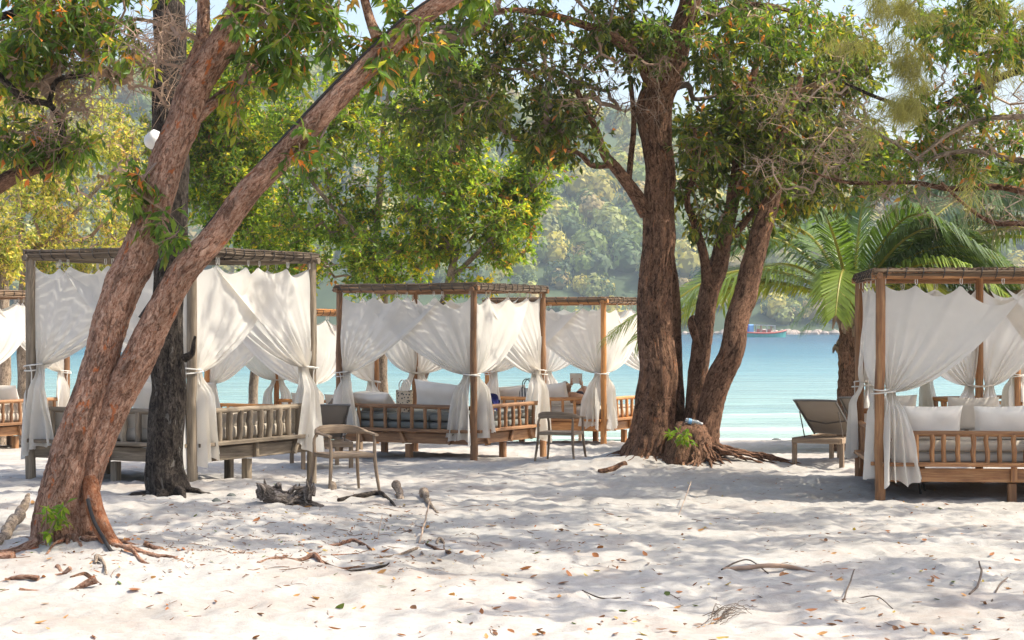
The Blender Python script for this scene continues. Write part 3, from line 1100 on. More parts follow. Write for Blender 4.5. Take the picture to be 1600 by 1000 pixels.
crown(T, [l1[-90:], l2[-130:], l3, l4, l5],
      [('p', 480, 40, 70, 55, Y0 - .6, Y0 + .6, 31), ('p', 430, 110, 50, 45, Y0 - .2, Y0 + .6, 15), ('p', 590, 95, 45, 40, Y0 - .7, Y0 + .1, 14), ('p', 400, 20, 60, 50, Y0 - .5, Y0 + .6, 20),
       ('p', 205, 290, 26, 26, Y0 - .3, Y0 + .1, 7), ('p', 262, 350, 22, 26, Y0 - .3, Y0 + .1, 5), ('p', 480, 225, 30, 26, Y0 - .6, Y0 - .1, 5), ('p', 640, 55, 40, 50, Y0 - .7, Y0, 12), ('p', 380, 160, 30, 30, Y0, Y0 + .5, 5),
       ('p', 250, 60, 70, 70, Y0 - .3, Y0 + .6, 37), ('p', 600, -70, 260, 90, Y0 - 1.2, Y0 + 1.2, 102), ('w', -1.4, 15.5, 6.3, 2.2, 1.8, .9, 119)],
      21, 'front', M['leaf'], 26, (0.07, 0.17), 0.17, 0.2, 0.75, bare=(9,), n_sep=290)

# sprout of young leaves at its foot
SP = []
mb = MB()
stem0 = gpy(88, 838) + np.array((0, -.38, 0))
lfmesh = []
for colr in ((0.06, 0.125, 0.016), (0.11, 0.165, 0.02)):
    v, f, c = leaf_geo(np.zeros((1, 3)), np.array([[0, 0, -1.0]]), np.array([[1.0, 0, 0]]), np.array([1.0]), 0.2, np.array([colr]))
    lfmesh.append(raw_mesh('leaf', v, f, M['leaf_bright'], False, None, c))
spr = thing('leafy_sprout', stem0, 'bright green leafy sprout growing at the foot of the leaning red tree', 'sprout')
rs = np.random.RandomState(4)
for k in range(9):
    tip = stem0 + np.array((rs.uniform(-.17, .2), rs.uniform(-.14, .1), rs.uniform(.08, .36)))
    md = (stem0 + tip) / 2 + np.array((0, 0, .05))
    mb.tube(spline(np.array([stem0, md, tip]), 0.04), 0.004, 5)
    for j in range(8):
        p = md + (tip - md) * rs.uniform(0.2, 1.05) + rs.normal(size=3) * 0.012
        d = unit(rs.normal(size=3) + np.array((0, -.2, -.55)))
        z = Vector(-d)
        u = Vector(unit(rs.normal(size=3) * .5 + np.array((0, -.3, 1))))
        x = (u - z * u.dot(z)).normalized()
        mt = Matrix((x, z.cross(x), z)).transposed().to_4x4() @ Matrix.Scale(rs.uniform(.07, .12), 4)
        mt.translation = Vector(p)
        link(lfmesh[rs.randint(0, 2)], 'leaf', spr, None, mt)
mb.build('stem', M['twig'], spr)

# --- dark straight trunk behind it
b2 = gpy(272, 768)
T = thing('dark_tree', b2, 'straight dark lichen-stained tree trunk behind the leaning red tree', 'tree')
Y0 = b2[1]
l1 = limb(T, 'trunk', PL([(264, 800, Y0, 62), (264, 765, Y0, 59), (262, 720, Y0, 53), (261, 600, Y0, 51), (261, 450, Y0, 50), (263, 300, Y0, 51), (265, 150, Y0, 51), (270, 0, Y0, 46), (278, -150, Y0, 40), (290, -380, Y0, 26)]),
          M['bark_dark'], 56, 0.03, 0.15, 12, 0.55, 5, 0.22, kk=(1.3, 4.2))
l2 = limb(T, 'branch', PL([(272, -60, Y0, 30), (330, -170, Y0 - .3, 22), (430, -330, Y0 - .8, 12)]), M['bark_dark'], 12, 0.06, 0.06, 14)
mb = MB()
pts = spline(np.array([np.append(P(288, 560, Y0 - .1), .05), np.append(P(300, 552, Y0 - .15), .035), np.append(P(303, 535, Y0 - .15), .022), np.append(P(305, 525, Y0 - .15), .015)]), 0.03)
mb.tube(pts[:, :3], pts[:, 3], 10)
mb.build('branch_stub', M['bark_dark'], T)
skirt_roots(T, b2[0], b2[1], 9, 0.24, 0.55, 15, M['bark_dark'], rmul=2.4)
crown(T, [l1[-60:], l2], [('w', -3.0, 20.5, 7.6, 2.2, 1.8, 1.0, 60)], 31, 'dark', M['leaf'], 30, (0.09, 0.15), 0.18, 0.25)

# --- big brown tree of several stems in the middle
b3 = P(1018, 716, 27.2)
T = thing('multi_stem_tree', (b3[0], b3[1], gz(b3[0], b3[1])), 'big brown multi-stemmed tree with a thick furrowed trunk, roots and a stump', 'tree')
Y0 = 27.2
l1 = limb(T, 'trunk', PL([(1012, 755, Y0, 84), (1013, 715, Y0, 82), (1016, 640, Y0, 76), (1020, 520, Y0, 68), (1023, 400, Y0, 62), (1027, 300, Y0, 60), (1029, 220, Y0, 58), (1028, 165, Y0, 66), (1042, 110, Y0, 50), (1062, 50, Y0, 44),
                         (1085, -30, Y0, 38), (1120, -180, Y0, 24)], 0.81), M['bark_brown'], 72, 0.035, 0.15, 41, 0.55, 6, 0.34, kk=(1.5, 7.5))
l1b = limb(T, 'stem', PL([(1058, 745, Y0 + .42, 46), (1058, 700, Y0 + .42, 36), (1056, 600, Y0 + .42, 30), (1052, 500, Y0 + .38, 28), (1046, 420, Y0 + .3, 27), (1036, 330, Y0 + .1, 24)], 0.81), M['bark_brown'], 28, 0.04, 0.09, 44)
l2 = limb(T, 'stem', PL([(1082, 740, Y0 + .2, 50), (1082, 660, Y0 + .25, 38), (1095, 560, Y0 + .3, 38), (1108, 480, Y0 + .4, 40), (1122, 415, Y0 + .5, 36), (1136, 350, Y0 + .6, 28), (1150, 280, Y0 + .7, 24), (1162, 200, Y0 + .8, 18), (1185, 90, Y0 + .8, 12)], 0.81), M['bark_brown'], 28, 0.035, 0.09, 47)
l3 = limb(T, 'stem', PL([(1100, 735, Y0 - .1, 60), (1106, 670, Y0 - .1, 50), (1122, 600, Y0 - .1, 50), (1146, 520, Y0 - .1, 46), (1168, 440, Y0, 44), (1186, 370, Y0 + .1, 40), (1205, 300, Y0 + .2, 30), (1222, 220, Y0 + .3, 22), (1250, 120, Y0 + .4, 14)], 0.81), M['bark_brown'], 30, 0.035, 0.08, 50)
l4 = limb(T, 'branch', PL([(1108, 450, Y0 + .4, 22), (1100, 400, Y0 + .3, 18), (1085, 350, Y0 + .3, 15), (1073, 310, Y0 + .2, 13), (1090, 260, Y0 + .2, 11), (1085, 200, Y0 + .2, 8)], 0.81), M['bark_brown'], 12, 0.05, 0.06, 53)
l5 = limb(T, 'branch', PL([(1150, 370, Y0 + .6, 16), (1170, 340, Y0 + .5, 13), (1200, 310, Y0 + .4, 9)], 0.81), M['bark_brown'], 10, 0.05, 0.06, 54)
l6 = limb(T, 'branch', PL([(1012, 335, Y0, 34), (990, 300, Y0 - .1, 26), (965, 265, Y0 - .2, 22), (945, 240, Y0 - .3, 18), (930, 200, Y0 - .5, 14), (900, 140, Y0 - .7, 11)], 0.81), M['bark_brown'], 16, 0.05, 0.07, 57)
l7 = limb(T, 'branch', PL([(955, 258, Y0 - .2, 13), (925, 258, Y0 - .3, 11), (905, 240, Y0 - .4, 9), (880, 232, Y0 - .6, 7), (840, 200, Y0 - .9, 5)], 0.81), M['bark_brown'], 9, 0.05, 0.05, 58)
l8 = limb(T, 'branch', PL([(982, 285, Y0 - .1, 13), (986, 240, Y0, 12), (990, 190, Y0 + .1, 11), (985, 120, Y0 + .2, 9)], 0.81), M['bark_brown'], 10, 0.05, 0.05, 59)
l9 = limb(T, 'branch', PL([(1030, 150, Y0, 36), (1005, 100, Y0 - .3, 26), (960, 60, Y0 - .7, 20), (900, 35, Y0 - 1, 16), (820, 15, Y0 - 1.2, 11), (740, 20, Y0 - 1.4, 7)], 0.81), M['bark_brown'], 14, 0.06, 0.06, 60)
l10 = limb(T, 'branch', PL([(1046, 140, Y0, 15), (1075, 135, Y0 + .3, 12), (1085, 155, Y0 + .5, 9), (1120, 150, Y0 + .8, 7)], 0.81), M['twig_dark'], 9, 0.05, 0.05, 61)
l11 = limb(T, 'branch', PL([(1060, 60, Y0, 22), (1120, 20, Y0 - .3, 15), (1200, 10, Y0 - .6, 11), (1290, 40, Y0 - .9, 8)], 0.81), M['bark_brown'], 10, 0.06, 0.05, 62)
mb = MB()
pts = spline(np.array([np.append(P(1092, 540, Y0 + .2), .06), np.append(P(1082, 512, Y0 + .1), .06), np.append(P(1080, 500, Y0 + .1), .045), np.append(P(1084, 492, Y0 + .1), .01)]), 0.03)
mb.tube(pts[:, :3], pts[:, 3], 9)
mb.build('branch_stub', M['bark_brown'], T)
# stump block among the stems
mb = MB()
pts = np.array([np.append(P(1075, 740, Y0 - .30), .46), np.append(P(1076, 712, Y0 - .30), .36), np.append(P(1078, 680, Y0 - .28), .30), np.append(P(1080, 662, Y0 - .26), .20)])
s = spline(pts, 0.04)
mb.tube(s[:, :3], s[:, 3], 36, True, bark_r(0.30, 66, 0, 0, 1, 2.5, 3))
mb.build('stump', M['bark_brown'], T)
rs = np.random.RandomState(19)
for k in range(11):
    a = rs.uniform(math.pi * 1.0, math.pi * 2.0)
    c_ = P(1077, 700, Y0 - .3)
    top_ = np.array((c_[0] + math.cos(a) * .22, c_[1] + math.sin(a) * .22, c_[2] + rs.uniform(.05, .3)))
    mid_ = np.array((c_[0] + math.cos(a + .2) * .38, c_[1] + math.sin(a + .2) * .40, c_[2] - .1))
    ex, ey = c_[0] + math.cos(a) * rs.uniform(.5, .8), c_[1] + math.sin(a) * rs.uniform(.5, .8)
    s_ = spline(np.array([top_, mid_, (ex, ey, gz(ex, ey) - .01)]), .05)
    s_[1:-1] += rs.normal(size=s_[1:-1].shape) * .012
    MB().tube(s_, np.linspace(rs.uniform(.025, .05), .010, len(s_)), 8).build('root', M['bark_brown'], T)
rs = np.random.RandomState(9)
for k in range(17):
    a = rs.uniform(-1.0, 0.35)
    st = P(1098 + rs.uniform(-12, 22), 690, Y0 - .3)
    en_x = st[0] + rs.uniform(.35, 1.35)
    en_y = st[1] + rs.uniform(-.55, .35)
    en = np.array((en_x, en_y, gz(en_x, en_y) - .01))
    md = st * .45 + en * .55
    md[2] = st[2] * .38 + en[2] * .62 + rs.uniform(-.02, .05)
    st[2] -= rs.uniform(0, .2)
    s = spline(np.array([st, md, en]), 0.06)
    s[1:-1] += rs.normal(size=s[1:-1].shape) * 0.008
    MB().tube(s, np.linspace(rs.uniform(.02, .04), .008, len(s)), 8).build('root', M['bark_brown'], T)
skirt_roots(T, b3[0], b3[1], 26, 0.42, .8, 25, M['bark_brown'])
skirt_roots(T, b3[0] + .5, b3[1] - .2, 18, 0.40, .7, 26, M['bark_brown'], (3.4, 6.6))
crown(T, [l1[-50:], l2[-60:], l3[-45:], l4, l5, l6, l7, l8, l9, l10, l11],
      [('p', 770, 110, 150, 120, 25.6, 29, 165), ('p', 1300, 140, 95, 100, 28, 30.5, 230), ('p', 1270, 290, 80, 45, 28, 30, 80), ('p', 1370, 260, 60, 50, 28, 30, 70), ('p', 710, 190, 90, 70, 25.8, 28.5, 56), ('p', 900, 60, 150, 80, 25.8, 28.6, 150), ('p', 905, 185, 85, 60, 25.8, 28, 68), ('p', 1130, 60, 150, 70, 26, 29, 150),
       ('p', 1195, 170, 130, 85, 27, 30.5, 300), ('p', 1140, 250, 90, 65, 26.6, 29, 110), ('p', 1235, 260, 90, 65, 27, 30, 150), ('p', 1105, 340, 50, 35, 27, 28.4, 18), ('p', 850, 220, 50, 35, 26, 28, 24),
       ('p', 1180, 350, 50, 30, 27, 28.4, 16), ('p', 950, 120, 120, 70, 25.5, 27, 68), ('p', 980, -110, 380, 110, 25, 30, 340), ('w', 1.2, 27.5, 8.2, 3.6, 2.6, 1.0, 280)],
      41, 'dark', M['leaf'], 31, (0.07, 0.165), 0.19, 0.27, 0.6, bare=(14,), n_sep=290)

# small greenery on the stump
pl = thing('stump_plant', P(1062, 690, Y0 - .75), 'small green plant sprouting from the stump beside the big trunk', 'plant')
mb = MB()
rs = np.random.RandomState(14)
for k in range(10):
    c0 = ROOTLOC[pl] + np.array((rs.uniform(-.12, .12), 0.1, rs.uniform(-.2, .1)))
    tip = c0 + np.array((rs.uniform(-.15, .15), rs.uniform(-.18, 0), rs.uniform(.0, .25)))
    mb.tube(spline(np.array([c0, (c0 + tip) / 2 + (0, -.03, .03), tip]), .04), .004, 5)
    for j in range(9):
        p = c0 + (tip - c0) * rs.uniform(.3, 1.1)
        d = unit(rs.normal(size=3) + np.array((0, -.3, -.2)))
        z = Vector(-d)
        u = Vector(unit(rs.normal(size=3) * .5 + np.array((0, -.3, 1))))
        x = (u - z * u.dot(z)).normalized()
        mt = Matrix((x, z.cross(x), z)).transposed().to_4x4() @ Matrix.Scale(rs.uniform(.07, .13), 4)
        mt.translation = Vector(p)
        link(lfmesh[rs.randint(0, 2)], 'leaf', pl, None, mt)
mb.build('stem', M['twig'], pl)

# --- leafy bright tree by the shore, behind the middle daybed
TB = thing('broadleaf_tree', gp(600, 41), 'bushy bright green tree by the shore behind the middle daybed', 'tree')
Y0 = 41.0
l1 = limb(TB, 'trunk', PL([(600, 715, Y0, 20), (601, 650, Y0, 17), (599, 560, Y0, 16), (596, 470, Y0, 15), (590, 360, Y0, 12), (598, 220, Y0, 8), (610, 120, Y0, 5)]), M['bark_pale'], 16, 0.08, 0.06, 71)
l2 = limb(TB, 'branch', PL([(596, 450, Y0, 11), (560, 370, Y0 - .4, 8), (500, 300, Y0 - .8, 6), (450, 230, Y0 - 1, 4)]), M['bark_pale'], 10, 0.1, 0.05, 72)
l2b = limb(TB, 'branch', PL([(594, 400, Y0, 10), (640, 330, Y0 - .5, 8), (690, 260, Y0 - 1, 6), (730, 200, Y0 - 1, 4)]), M['bark_pale'], 10, 0.1, 0.05, 73)
crown(TB, [l1[-70:], l2, l2b],
      [('p', 600, 240, 140, 140, 39, 42.5, 289), ('p', 500, 180, 110, 110, 39.5, 42, 128), ('p', 560, 390, 120, 60, 39.5, 42, 136), ('p', 470, 330, 60, 90, 40, 42.5, 68), ('p', 650, 110, 110, 60, 40, 42, 68), ('p', 470, 425, 55, 30, 40, 42, 16), ('p', 610, 448, 45, 14, 39.5, 41.5, 8)],
      61, 'bright', M['leaf_bright'], 44, (0.06, 0.155), 0.24, 0.32, 0.15)
TB2 = thing('broadleaf_tree', gp(655, 39), 'yellow-tipped green tree with a leaning pale trunk behind the middle daybed', 'tree')
Y0 = 39.0
l1 = limb(TB2, 'trunk', PL([(645, 725, Y0, 20), (655, 610, Y0, 19), (672, 550, Y0, 17), (690, 480, Y0, 14), (712, 400, Y0, 12), (735, 310, Y0, 8), (745, 220, Y0, 5)]), M['bark_pale'], 16, 0.08, 0.06, 75)
l2 = limb(TB2, 'branch', PL([(700, 440, Y0, 9), (760, 380, Y0 - .4, 7), (810, 320, Y0 - .6, 5), (860, 270, Y0 - .6, 3)]), M['bark_pale'], 9, 0.1, 0.05, 76)
crown(TB2, [l1[-60:], l2],
      [('p', 720, 330, 110, 110, 37.5, 40, 260), ('p', 790, 370, 50, 60, 38, 40, 66), ('p', 690, 230, 90, 80, 38, 40, 110), ('p', 840, 265, 50, 30, 38, 39.5, 32), ('p', 810, 320, 40, 40, 38, 39.5, 41), ('p', 740, 448, 50, 18, 38, 40, 12), ('p', 620, 400, 90, 45, 38, 40, 90)],
      62, 'bright', M['leaf_bright'], 44, (0.06, 0.16), 0.24, 0.32, 0.1)

# --- shore trees on the left
TL = thing('shore_tree', gp(36, 40), 'pale-trunked tree with thin yellowish leaves behind the left daybeds', 'tree')
Y0 = 40.0
l1 = limb(TL, 'trunk', PL([(36, 715, Y0, 20), (37, 600, Y0, 17), (34, 520, Y0, 16), (40, 420, Y0, 14), (30, 300, Y0, 9), (50, 180, Y0, 5)]), M['bark_pale'], 14, 0.1, 0.06, 81)
l2 = limb(TL, 'branch', PL([(38, 440, Y0, 10), (80, 370, Y0, 8), (140, 310, Y0 - .3, 6), (190, 250, Y0 - .4, 4)]), M['bark_pale'], 9, 0.1, 0.05, 82)
crown(TL, [l1[-60:], l2], [('p', 180, 230, 70, 70, 41, 45, 120), ('p', 60, 150, 120, 80, 41, 45, 120), ('p', 230, 330, 60, 80, 41, 45, 90), ('p', 50, 370, 90, 60, 38.5, 42, 132), ('p', 150, 300, 90, 90, 38.5, 42, 132), ('p', 60, 250, 90, 70, 39, 42, 110), ('p', 180, 390, 60, 40, 39, 42, 66), ('p', 100, 440, 90, 25, 39, 41, 40)],
      63, 'back', M['leaf_bright'], 30, (0.08, 0.14), 0.2, 0.34, 0.4)
TL2 = thing('shore_tree', gp(6, 37.5), 'pinkish-trunked tree at the left edge behind the left daybed', 'tree')
Y0 = 37.5
l1 = limb(TL2, 'trunk', PL([(5, 720, Y0, 24), (6, 600, Y0, 22), (6, 500, Y0, 19), (0, 400, Y0, 16), (-20, 250, Y0, 10), (-30, 120, Y0, 6)]), M['bark_pale'], 14, 0.1, 0.06, 84)
crown(TL2, [l1[-70:]], [('p', -10, 400, 60, 50, 36.5, 39, 114), ('p', -40, 280, 90, 90, 36.5, 39, 220), ('p', -60, 130, 120, 90, 36, 39, 220)], 64, 'back', M['leaf_bright'], 34, (0.08, 0.14), 0.2, 0.34, 0.4)
TL3 = thing('shore_tree', gp(330, 46), 'green tree rising behind the curtains of the grey daybed', 'tree')
Y0 = 43.0
l1 = limb(TL3, 'trunk', PL([(395, 720, Y0, 16), (400, 560, Y0, 14), (410, 440, Y0, 12), (395, 370, Y0, 10), (370, 300, Y0, 8), (350, 180, Y0, 5)]), M['bark_pale'], 12, 0.1, 0.06, 86)
crown(TL3, [l1[-60:]], [('p', 360, 250, 80, 110, 42, 45, 748), ('p', 420, 380, 60, 60, 42, 44.5, 228), ('p', 330, 120, 90, 80, 42, 45, 440)], 65, 'bright', M['leaf_bright'], 36, (0.09, 0.15), 0.22, 0.36, 0.3)

# --- tree outside the frame on the left, its limb reaches in
bl = gp(-260, 18.5)
T = thing('overhanging_tree', bl, 'dark tree at the left edge with a thick bent limb and drooping leaves', 'tree')
Y0 = 18.5
l0 = limb(T, 'trunk', PL([(-270, 840, Y0, 80), (-260, 700, Y0, 70), (-230, 500, Y0, 60), (-190, 350, Y0, 54), (-200, 150, Y0, 44), (-160, -50, Y0, 34), (-80, -250, Y0, 18)]), M['bark_dark'], 20, 0.08, 0.08, 91)
l1 = limb(T, 'branch', PL([(-195, 370, Y0, 40), (-80, 330, Y0 - .1, 34), (0, 287, Y0 - .1, 27), (30, 268, Y0 - .1, 24), (70, 254, Y0 - .1, 22), (100, 246, Y0 - .1, 18)]), M['bark_brown'], 16, 0.05, 0.08, 92)
l2 = limb(T, 'branch', PL([(100, 246, Y0 - .1, 15), (98, 200, Y0 - .2, 10), (80, 165, Y0 - .3, 10), (40, 155, Y0 - .4, 12), (10, 130, Y0 - .5, 11), (-60, 60, Y0 - .6, 13)]), M['bark_dark'], 10, 0.05, 0.05, 93)
l3 = limb(T, 'branch', PL([(75, 165, Y0 - .3, 9), (90, 125, Y0 - .3, 8), (130, 118, Y0 - .4, 7), (155, 108, Y0 - .5, 5)]), M['bark_dark'], 8, 0.05, 0.05, 94)
l4 = limb(T, 'branch', PL([(-195, 150, Y0, 26), (-80, 60, Y0 - .2, 18), (20, 20, Y0 - .3, 12), (130, -20, Y0 - .3, 9), (240, -40, Y0 - .2, 6)]), M['bark_dark'], 10, 0.06, 0.05, 95)
crown(T, [l1[-40:], l2, l3, l4],
      [('p', 60, 45, 90, 55, Y0 - 1, Y0 + .8, 83), ('p', 10, 110, 60, 60, Y0 - 1, Y0 + .6, 48), ('p', 150, 60, 80, 60, Y0 - 1, Y0 + .5, 35), ('p', 40, 220, 55, 40, Y0 - .6, Y0 + .3, 29), ('p', 110, 230, 45, 30, Y0 - .5, Y0 + .2, 16),
       ('p', 150, 110, 90, 80, Y0 - .8, Y0 + .3, 96), ('p', 230, 90, 60, 90, Y0 - .8, Y0 + .6, 64), ('p', 90, 170, 70, 60, Y0 - .8, Y0 + .3, 51), ('p', 100, -90, 260, 80, Y0 - 1.4, Y0 + 1.4, 112), ('p', 130, 40, 70, 40, Y0 - .8, Y0, 22)],
      66, 'front', M['leaf'], 22, (0.09, 0.15), 0.18, 0.24, 0.7, bare=(5, 6, 7), n_sep=250)

# --- tree outside the frame on the right: bare tangled limbs and the shade over the sand
br = gp(1960, 23.5)
T = thing('overhanging_tree', br, 'spreading tree at the right edge with tangled bare pale branches', 'tree')
Y0 = 23.5
l0 = limb(T, 'trunk', PL([(1960, 800, Y0, 80), (1950, 700, Y0, 70), (1930, 520, Y0, 62), (1900, 380, Y0, 56), (1880, 200, Y0, 48), (1820, 0, Y0, 38), (1700, -220, Y0, 26), (1560, -330, Y0 - .6, 14)]), M['bark_brown'], 20, 0.08, 0.08, 101)
l1 = limb(T, 'branch', PL([(1895, 380, Y0, 40), (1760, 350, Y0 + .4, 26), (1600, 300, Y0 + .8, 17), (1540, 292, Y0 + .9, 14), (1480, 295, Y0 + 1, 12), (1420, 285, Y0 + 1, 10), (1330, 285, Y0 + 1, 8), (1270, 270, Y0 + 1, 5)], 0.72), M['bark_brown'], 12, 0.06, 0.06, 102)
l2 = limb(T, 'branch', PL([(1885, 300, Y0, 34), (1740, 260, Y0 + .3, 22), (1600, 253, Y0 + .6, 14), (1530, 238, Y0 + .7, 11), (1480, 240, Y0 + .8, 10), (1440, 250, Y0 + .8, 8), (1400, 225, Y0 + .8, 6), (1320, 180, Y0 + .6, 5)], 0.72), M['bark_pale'], 11, 0.06, 0.06, 103)
l3 = limb(T, 'branch', PL([(1882, 220, Y0, 36), (1740, 120, Y0 + .4, 26), (1600, 110, Y0 + 1, 18), (1520, 145, Y0 + 1.2, 15), (1450, 172, Y0 + 1.3, 12), (1390, 160, Y0 + 1.3, 9), (1320, 130, Y0 + 1.2, 6)], 0.72), M['bark_dark'], 12, 0.06, 0.06, 104)
l4 = limb(T, 'branch', PL([(1600, 182, Y0 + .5, 10), (1540, 186, Y0 + .5, 8), (1490, 205, Y0 + .5, 6), (1430, 250, Y0 + .4, 4)]), M['bark_pale'], 8, 0.06, 0.06, 105)
l5 = limb(T, 'branch', PL([(1890, 350, Y0, 26), (1720, 370, Y0, 16), (1600, 350, Y0, 9), (1560, 350, Y0, 8), (1520, 330, Y0, 6), (1470, 285, Y0, 5)]), M['bark_brown'], 8, 0.06, 0.06, 106)
l6 = limb(T, 'branch', PL([(1860, 120, Y0, 26), (1700, -60, Y0 - 1, 22), (1450, -160, Y0 - 2.2, 18), (1200, -240, Y0 - 3.5, 13), (950, -300, Y0 - 4.5, 8)]), M['bark_brown'], 10, 0.1, 0.06, 107)
l7 = limb(T, 'branch', PL([(1870, 120, Y0, 24), (1720, -40, Y0 + .6, 20), (1500, -60, Y0 + 1.4, 15), (1250, -40, Y0 + 2, 10), (1080, -30, Y0 + 2, 6)]), M['bark_brown'], 10, 0.1, 0.06, 108)
crown(T, [l1, l2, l3, l4, l5, l6, l7],
      [('p', 1290, 200, 130, 130, 24, 26, 120), ('p', 1480, 250, 130, 90, 23.6, 25.4, 130), ('p', 1380, 280, 140, 70, 23.8, 25.4, 110), ('p', 1530, 130, 100, 110, 24, 26, 120),
       ('p', 1550, 50, 90, 70, 23, 25, 95), ('p', 1510, 150, 90, 70, 24, 26, 60), ('p', 1450, 60, 80, 60, 24.5, 26, 45), ('p', 1560, 240, 60, 60, 23.6, 25, 26), ('p', 1430, 250, 90, 50, 24.5, 26, 45), ('p', 1280, 40, 120, 60, 24, 26.5, 38), ('p', 1400, 270, 90, 30, 24, 25.4, 11), ('p', 1560, 330, 70, 50, 23.2, 24.6, 35),
       ('p', 1150, 30, 150, 50, 24.5, 26.5, 32), ('w', 5.5, 19, 7.3, 3.8, 2.8, .9, 330), ('w', 2.8, 16.5, 7.0, 2.4, 1.8, .8, 120), ('w', 9.5, 18.5, 7.6, 3.2, 3.2, 1.0, 260), ('w', 8.0, 23.5, 8.0, 3.0, 2.0, .8, 80), ('w', 8.0, 15.5, 7.5, 3.0, 1.6, .8, 150), ('w', 1.4, 19.2, 7.4, 3.0, 3.0, .9, 290), ('w', 2.4, 23.0, 7.9, 3.0, 2.2, .9, 220), ('w', 5.0, 22.5, 8.0, 2.0, 2.0, .8, 150), ('w', 7.0, 14.2, 7.2, 3.2, 1.8, .8, 260), ('w', 5.5, 17.5, 7.6, 3.4, 2.4, .9, 240)],
      67, 'front', M['leaf'], 30, (0.09, 0.15), 0.18, 0.25, 0.6, bare=(0, 1, 2, 3, 11), n_sep=200, twigmat=M['twig_pale'], twr=.62)

# --- casuarina sprays hanging from above on the right
bc = gp(2050, 27)
T = thing('casuarina_tree', bc, 'casuarina with feathery yellow-green needle sprays hanging at the upper right', 'tree')
Y0 = 27.0
l0 = limb(T, 'trunk', PL([(2050, 760, Y0, 50), (2040, 400, Y0, 44), (2020, 0, Y0, 34), (1960, -300, Y0, 20)]), M['bark_dark'], 14, 0.1, 0.06, 111)
l1 = limb(T, 'branch', PL([(2025, 60, Y0, 24), (1800, -60, Y0 - 1.5, 16), (1560, -90, Y0 - 3, 9), (1440, -50, Y0 - 4, 6), (1380, -10, Y0 - 4.2, 4), (1372, 10, Y0 - 4.2, 2)]), M['twig_dark'], 9, 0.1, 0.05, 112)
l2 = limb(T, 'branch', PL([(1700, -50, Y0 - 2, 9), (1600, 20, Y0 - 3, 6), (1560, 80, Y0 - 3.4, 4), (1550, 150, Y0 - 3.4, 2)]), M['twig_dark'], 8, 0.1, 0.05, 113)
rs = np.random.RandomState(71)
cen, _ = sample_zone([('p', 1390, 20, 60, 40, 22.3, 23.4, 60), ('p', 1420, 90, 40, 50, 22.3, 23.2, 70), ('p', 1415, 165, 35, 40, 22.3, 23.2, 55), ('p', 1330, 60, 50, 30, 22.6, 23.4, 18), ('p', 1560, 110, 50, 60, 22.8, 24, 22), ('p', 1540, 20, 80, 40, 22.8, 24, 22), ('p', 1520, 280, 30, 40, 22.8, 24, 8), ('p', 1365, 200, 12, 30, 22.6, 23, 10)], rs)
K = 20
pos = np.repeat(cen, K, 0) + rs.normal(size=(len(cen) * K, 3)) * 0.05
bd = np.repeat(unit(rs.normal(size=cen.shape) * np.array((.5, .5, .3)) + np.array((-.1, 0, -0.75))), K, 0)
dr = unit(bd + rs.normal(size=pos.shape) * 0.26)
L_ = rs.uniform(0.14, 0.30, len(pos))
upn = unit(rs.normal(size=pos.shape))
col = np.array((0.17, 0.18, 0.085)) * rs.uniform(0.7, 1.35, (len(pos), 1))
v, f, c = leaf_geo(pos, dr, upn, L_, 0.017, col)
me = raw_mesh('crown', v - ROOTLOC[T], f, M['needle'], False, None, c)
tag(link(me, 'crown', T), kind='stuff')


